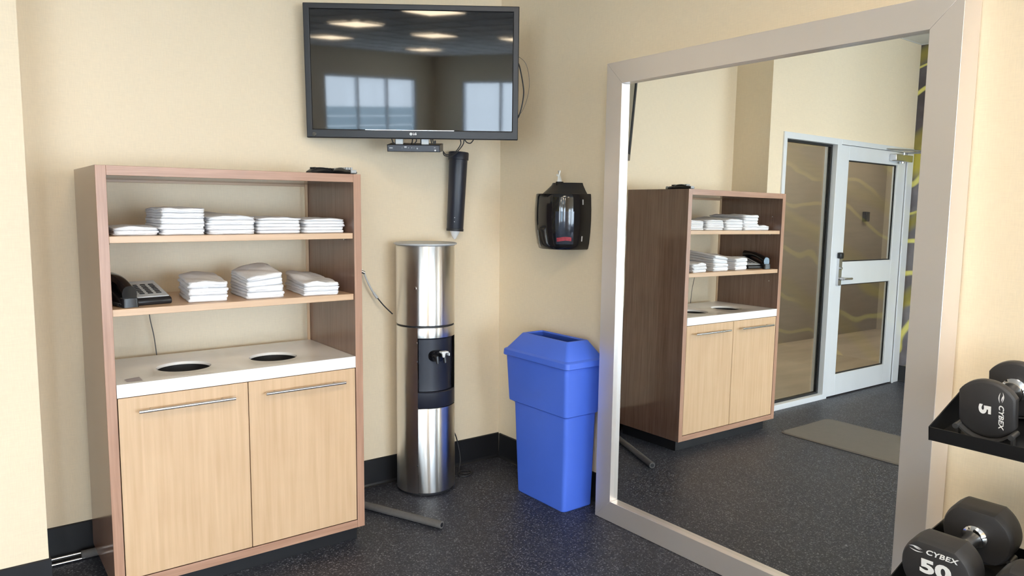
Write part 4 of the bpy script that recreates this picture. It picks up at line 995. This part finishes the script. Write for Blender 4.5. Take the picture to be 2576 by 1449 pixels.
d50 = dumbbell('50', 0.0910, 0.077, 0.085, 0.160, 0.052, 0.0195, 'large black urethane dumbbell marked 50 at the end of the lower tray', 'dumbbells on the rack', 0.050, 0.006, 0.0205)
P50 = Vector((-0.70, -2.8844, 0.6247)); place(d50, P50, 0)
e5 = copy_tree(d5); e5['label'] = 'small black dumbbell next along the top tray'; place(e5, P5+Vector((0, -0.20, 0)), 0)
e50 = copy_tree(d50); e50['label'] = 'large black dumbbell next along the lower tray'; place(e50, P50+Vector((0, -0.215, 0)), 0)

rk = thing('dumbbell_rack', 'black steel two-tier dumbbell rack with curved saddles against the right wall', 'rack', (-0.3, -3.6, 0))
def rbuild(mb, name, mats, parent=None, mx=None, **k):
    if mx is not None: mb.v = [tuple(mx @ Vector(v)) for v in mb.v]
    o = mb.build(name, mats, parent or rk, **k)
    if parent is None: o.matrix_parent_inverse = Matrix.Translation(rk.location).inverted()
    return o
YN = -4.75
for (P, Rr, thick, gap, yl, bot, front, cnt, step) in ((P5, 0.0795, 0.028, 0.165, 0.118, 0.094, -0.062, 8, 0.20), (P50, 0.0910, 0.085, 0.160, 0.118, 0.108, -0.045, 8, 0.215)):
    mx = Matrix.Translation(P) @ Matrix.Rotation(R(-PHI), 4, 'Y')
    L = 2*thick+gap; back = L+0.03; y1 = yl; y0 = YN-P.y
    t_ = MB(); t_.box(front, back, y0, y1, -bot-0.003, -bot)
    t_.box(front, front+0.003, y0, y1, -bot, -bot+0.036)            # front lip
    t_.box(back-0.003, back, y0, y1, -bot, -bot+0.05)               # rear lip
    tr_ = rbuild(t_, 'tray', 'rack_black', mx=mx, bevel=0.001)
    for yy in (y1, y0+0.003):
        rbuild(MB().prism([(front, -bot-0.003), (back, -bot-0.003), (back, -bot+0.085), (back*0.55, -bot+0.085), (front, -bot+0.036)], 'y', yy-0.003, yy), 'end_plate', 'rack_black', tr_, mx=mx)
    for k in range(2):
        yc = -k*step
        for xs in (thick*0.5-0.012 if thick > 0.05 else -0.016, thick+gap+thick*0.5-0.012):
            m = MB(); n = 20; w = 0.026; ri, ro = Rr+0.0012, Rr+0.0055
            vs = []; a0, a1 = R(-140), R(-40)
            for i in range(n+1):
                a_ = a0+(a1-a0)*i/n
                for rr, xx in ((ri, xs), (ro, xs), (ro, xs+w), (ri, xs+w)): vs.append((xx, yc+rr*math.cos(a_), rr*math.sin(a_)))
            fs = [(i*4+j, i*4+(j+1) % 4, (i+1)*4+(j+1) % 4, (i+1)*4+j) for i in range(n) for j in range(4)]+[(3, 2, 1, 0), (n*4, n*4+1, n*4+2, n*4+3)]
            m.add(vs, fs)
            s_ = rbuild(m, 'saddle', 'saddle_grey', tr_, mx=mx, smooth=True)
            for a_ in (a0, a1):
                yy, zz = yc+(ro+0.002)*math.cos(a_), (ro+0.002)*math.sin(a_)
                m = MB().tube([(xs-0.006, yy, zz), (xs+w+0.010, yy, zz)], 0.0075, 14); m.box(xs+0.004, xs+w-0.004, yy-0.003, yy+0.003, -bot, zz)
                o = rbuild(m, 'saddle_peg', 'saddle_grey', tr_, mx=mx, smooth=True)
for yy in (-3.35, -4.45):
    rbuild(MB().box(-0.16, -0.10, yy-0.03, yy+0.03, 0.05, 0.935), 'upright', 'rack_black', bevel=0.004)
    rbuild(MB().box(-0.72, -0.05, yy-0.03, yy+0.03, 0.002, 0.05), 'foot', 'rack_black', bevel=0.004)
    rbuild(MB().prism([(-0.58, 0.925), (-0.10, 0.99), (-0.10, 0.90), (-0.16, 0.90)], 'y', yy-0.004, yy+0.004), 'bracket', 'rack_black')
    rbuild(MB().prism([(-0.73, 0.498), (-0.10, 0.586), (-0.10, 0.47), (-0.16, 0.45)], 'y', yy-0.004, yy+0.004), 'bracket', 'rack_black')
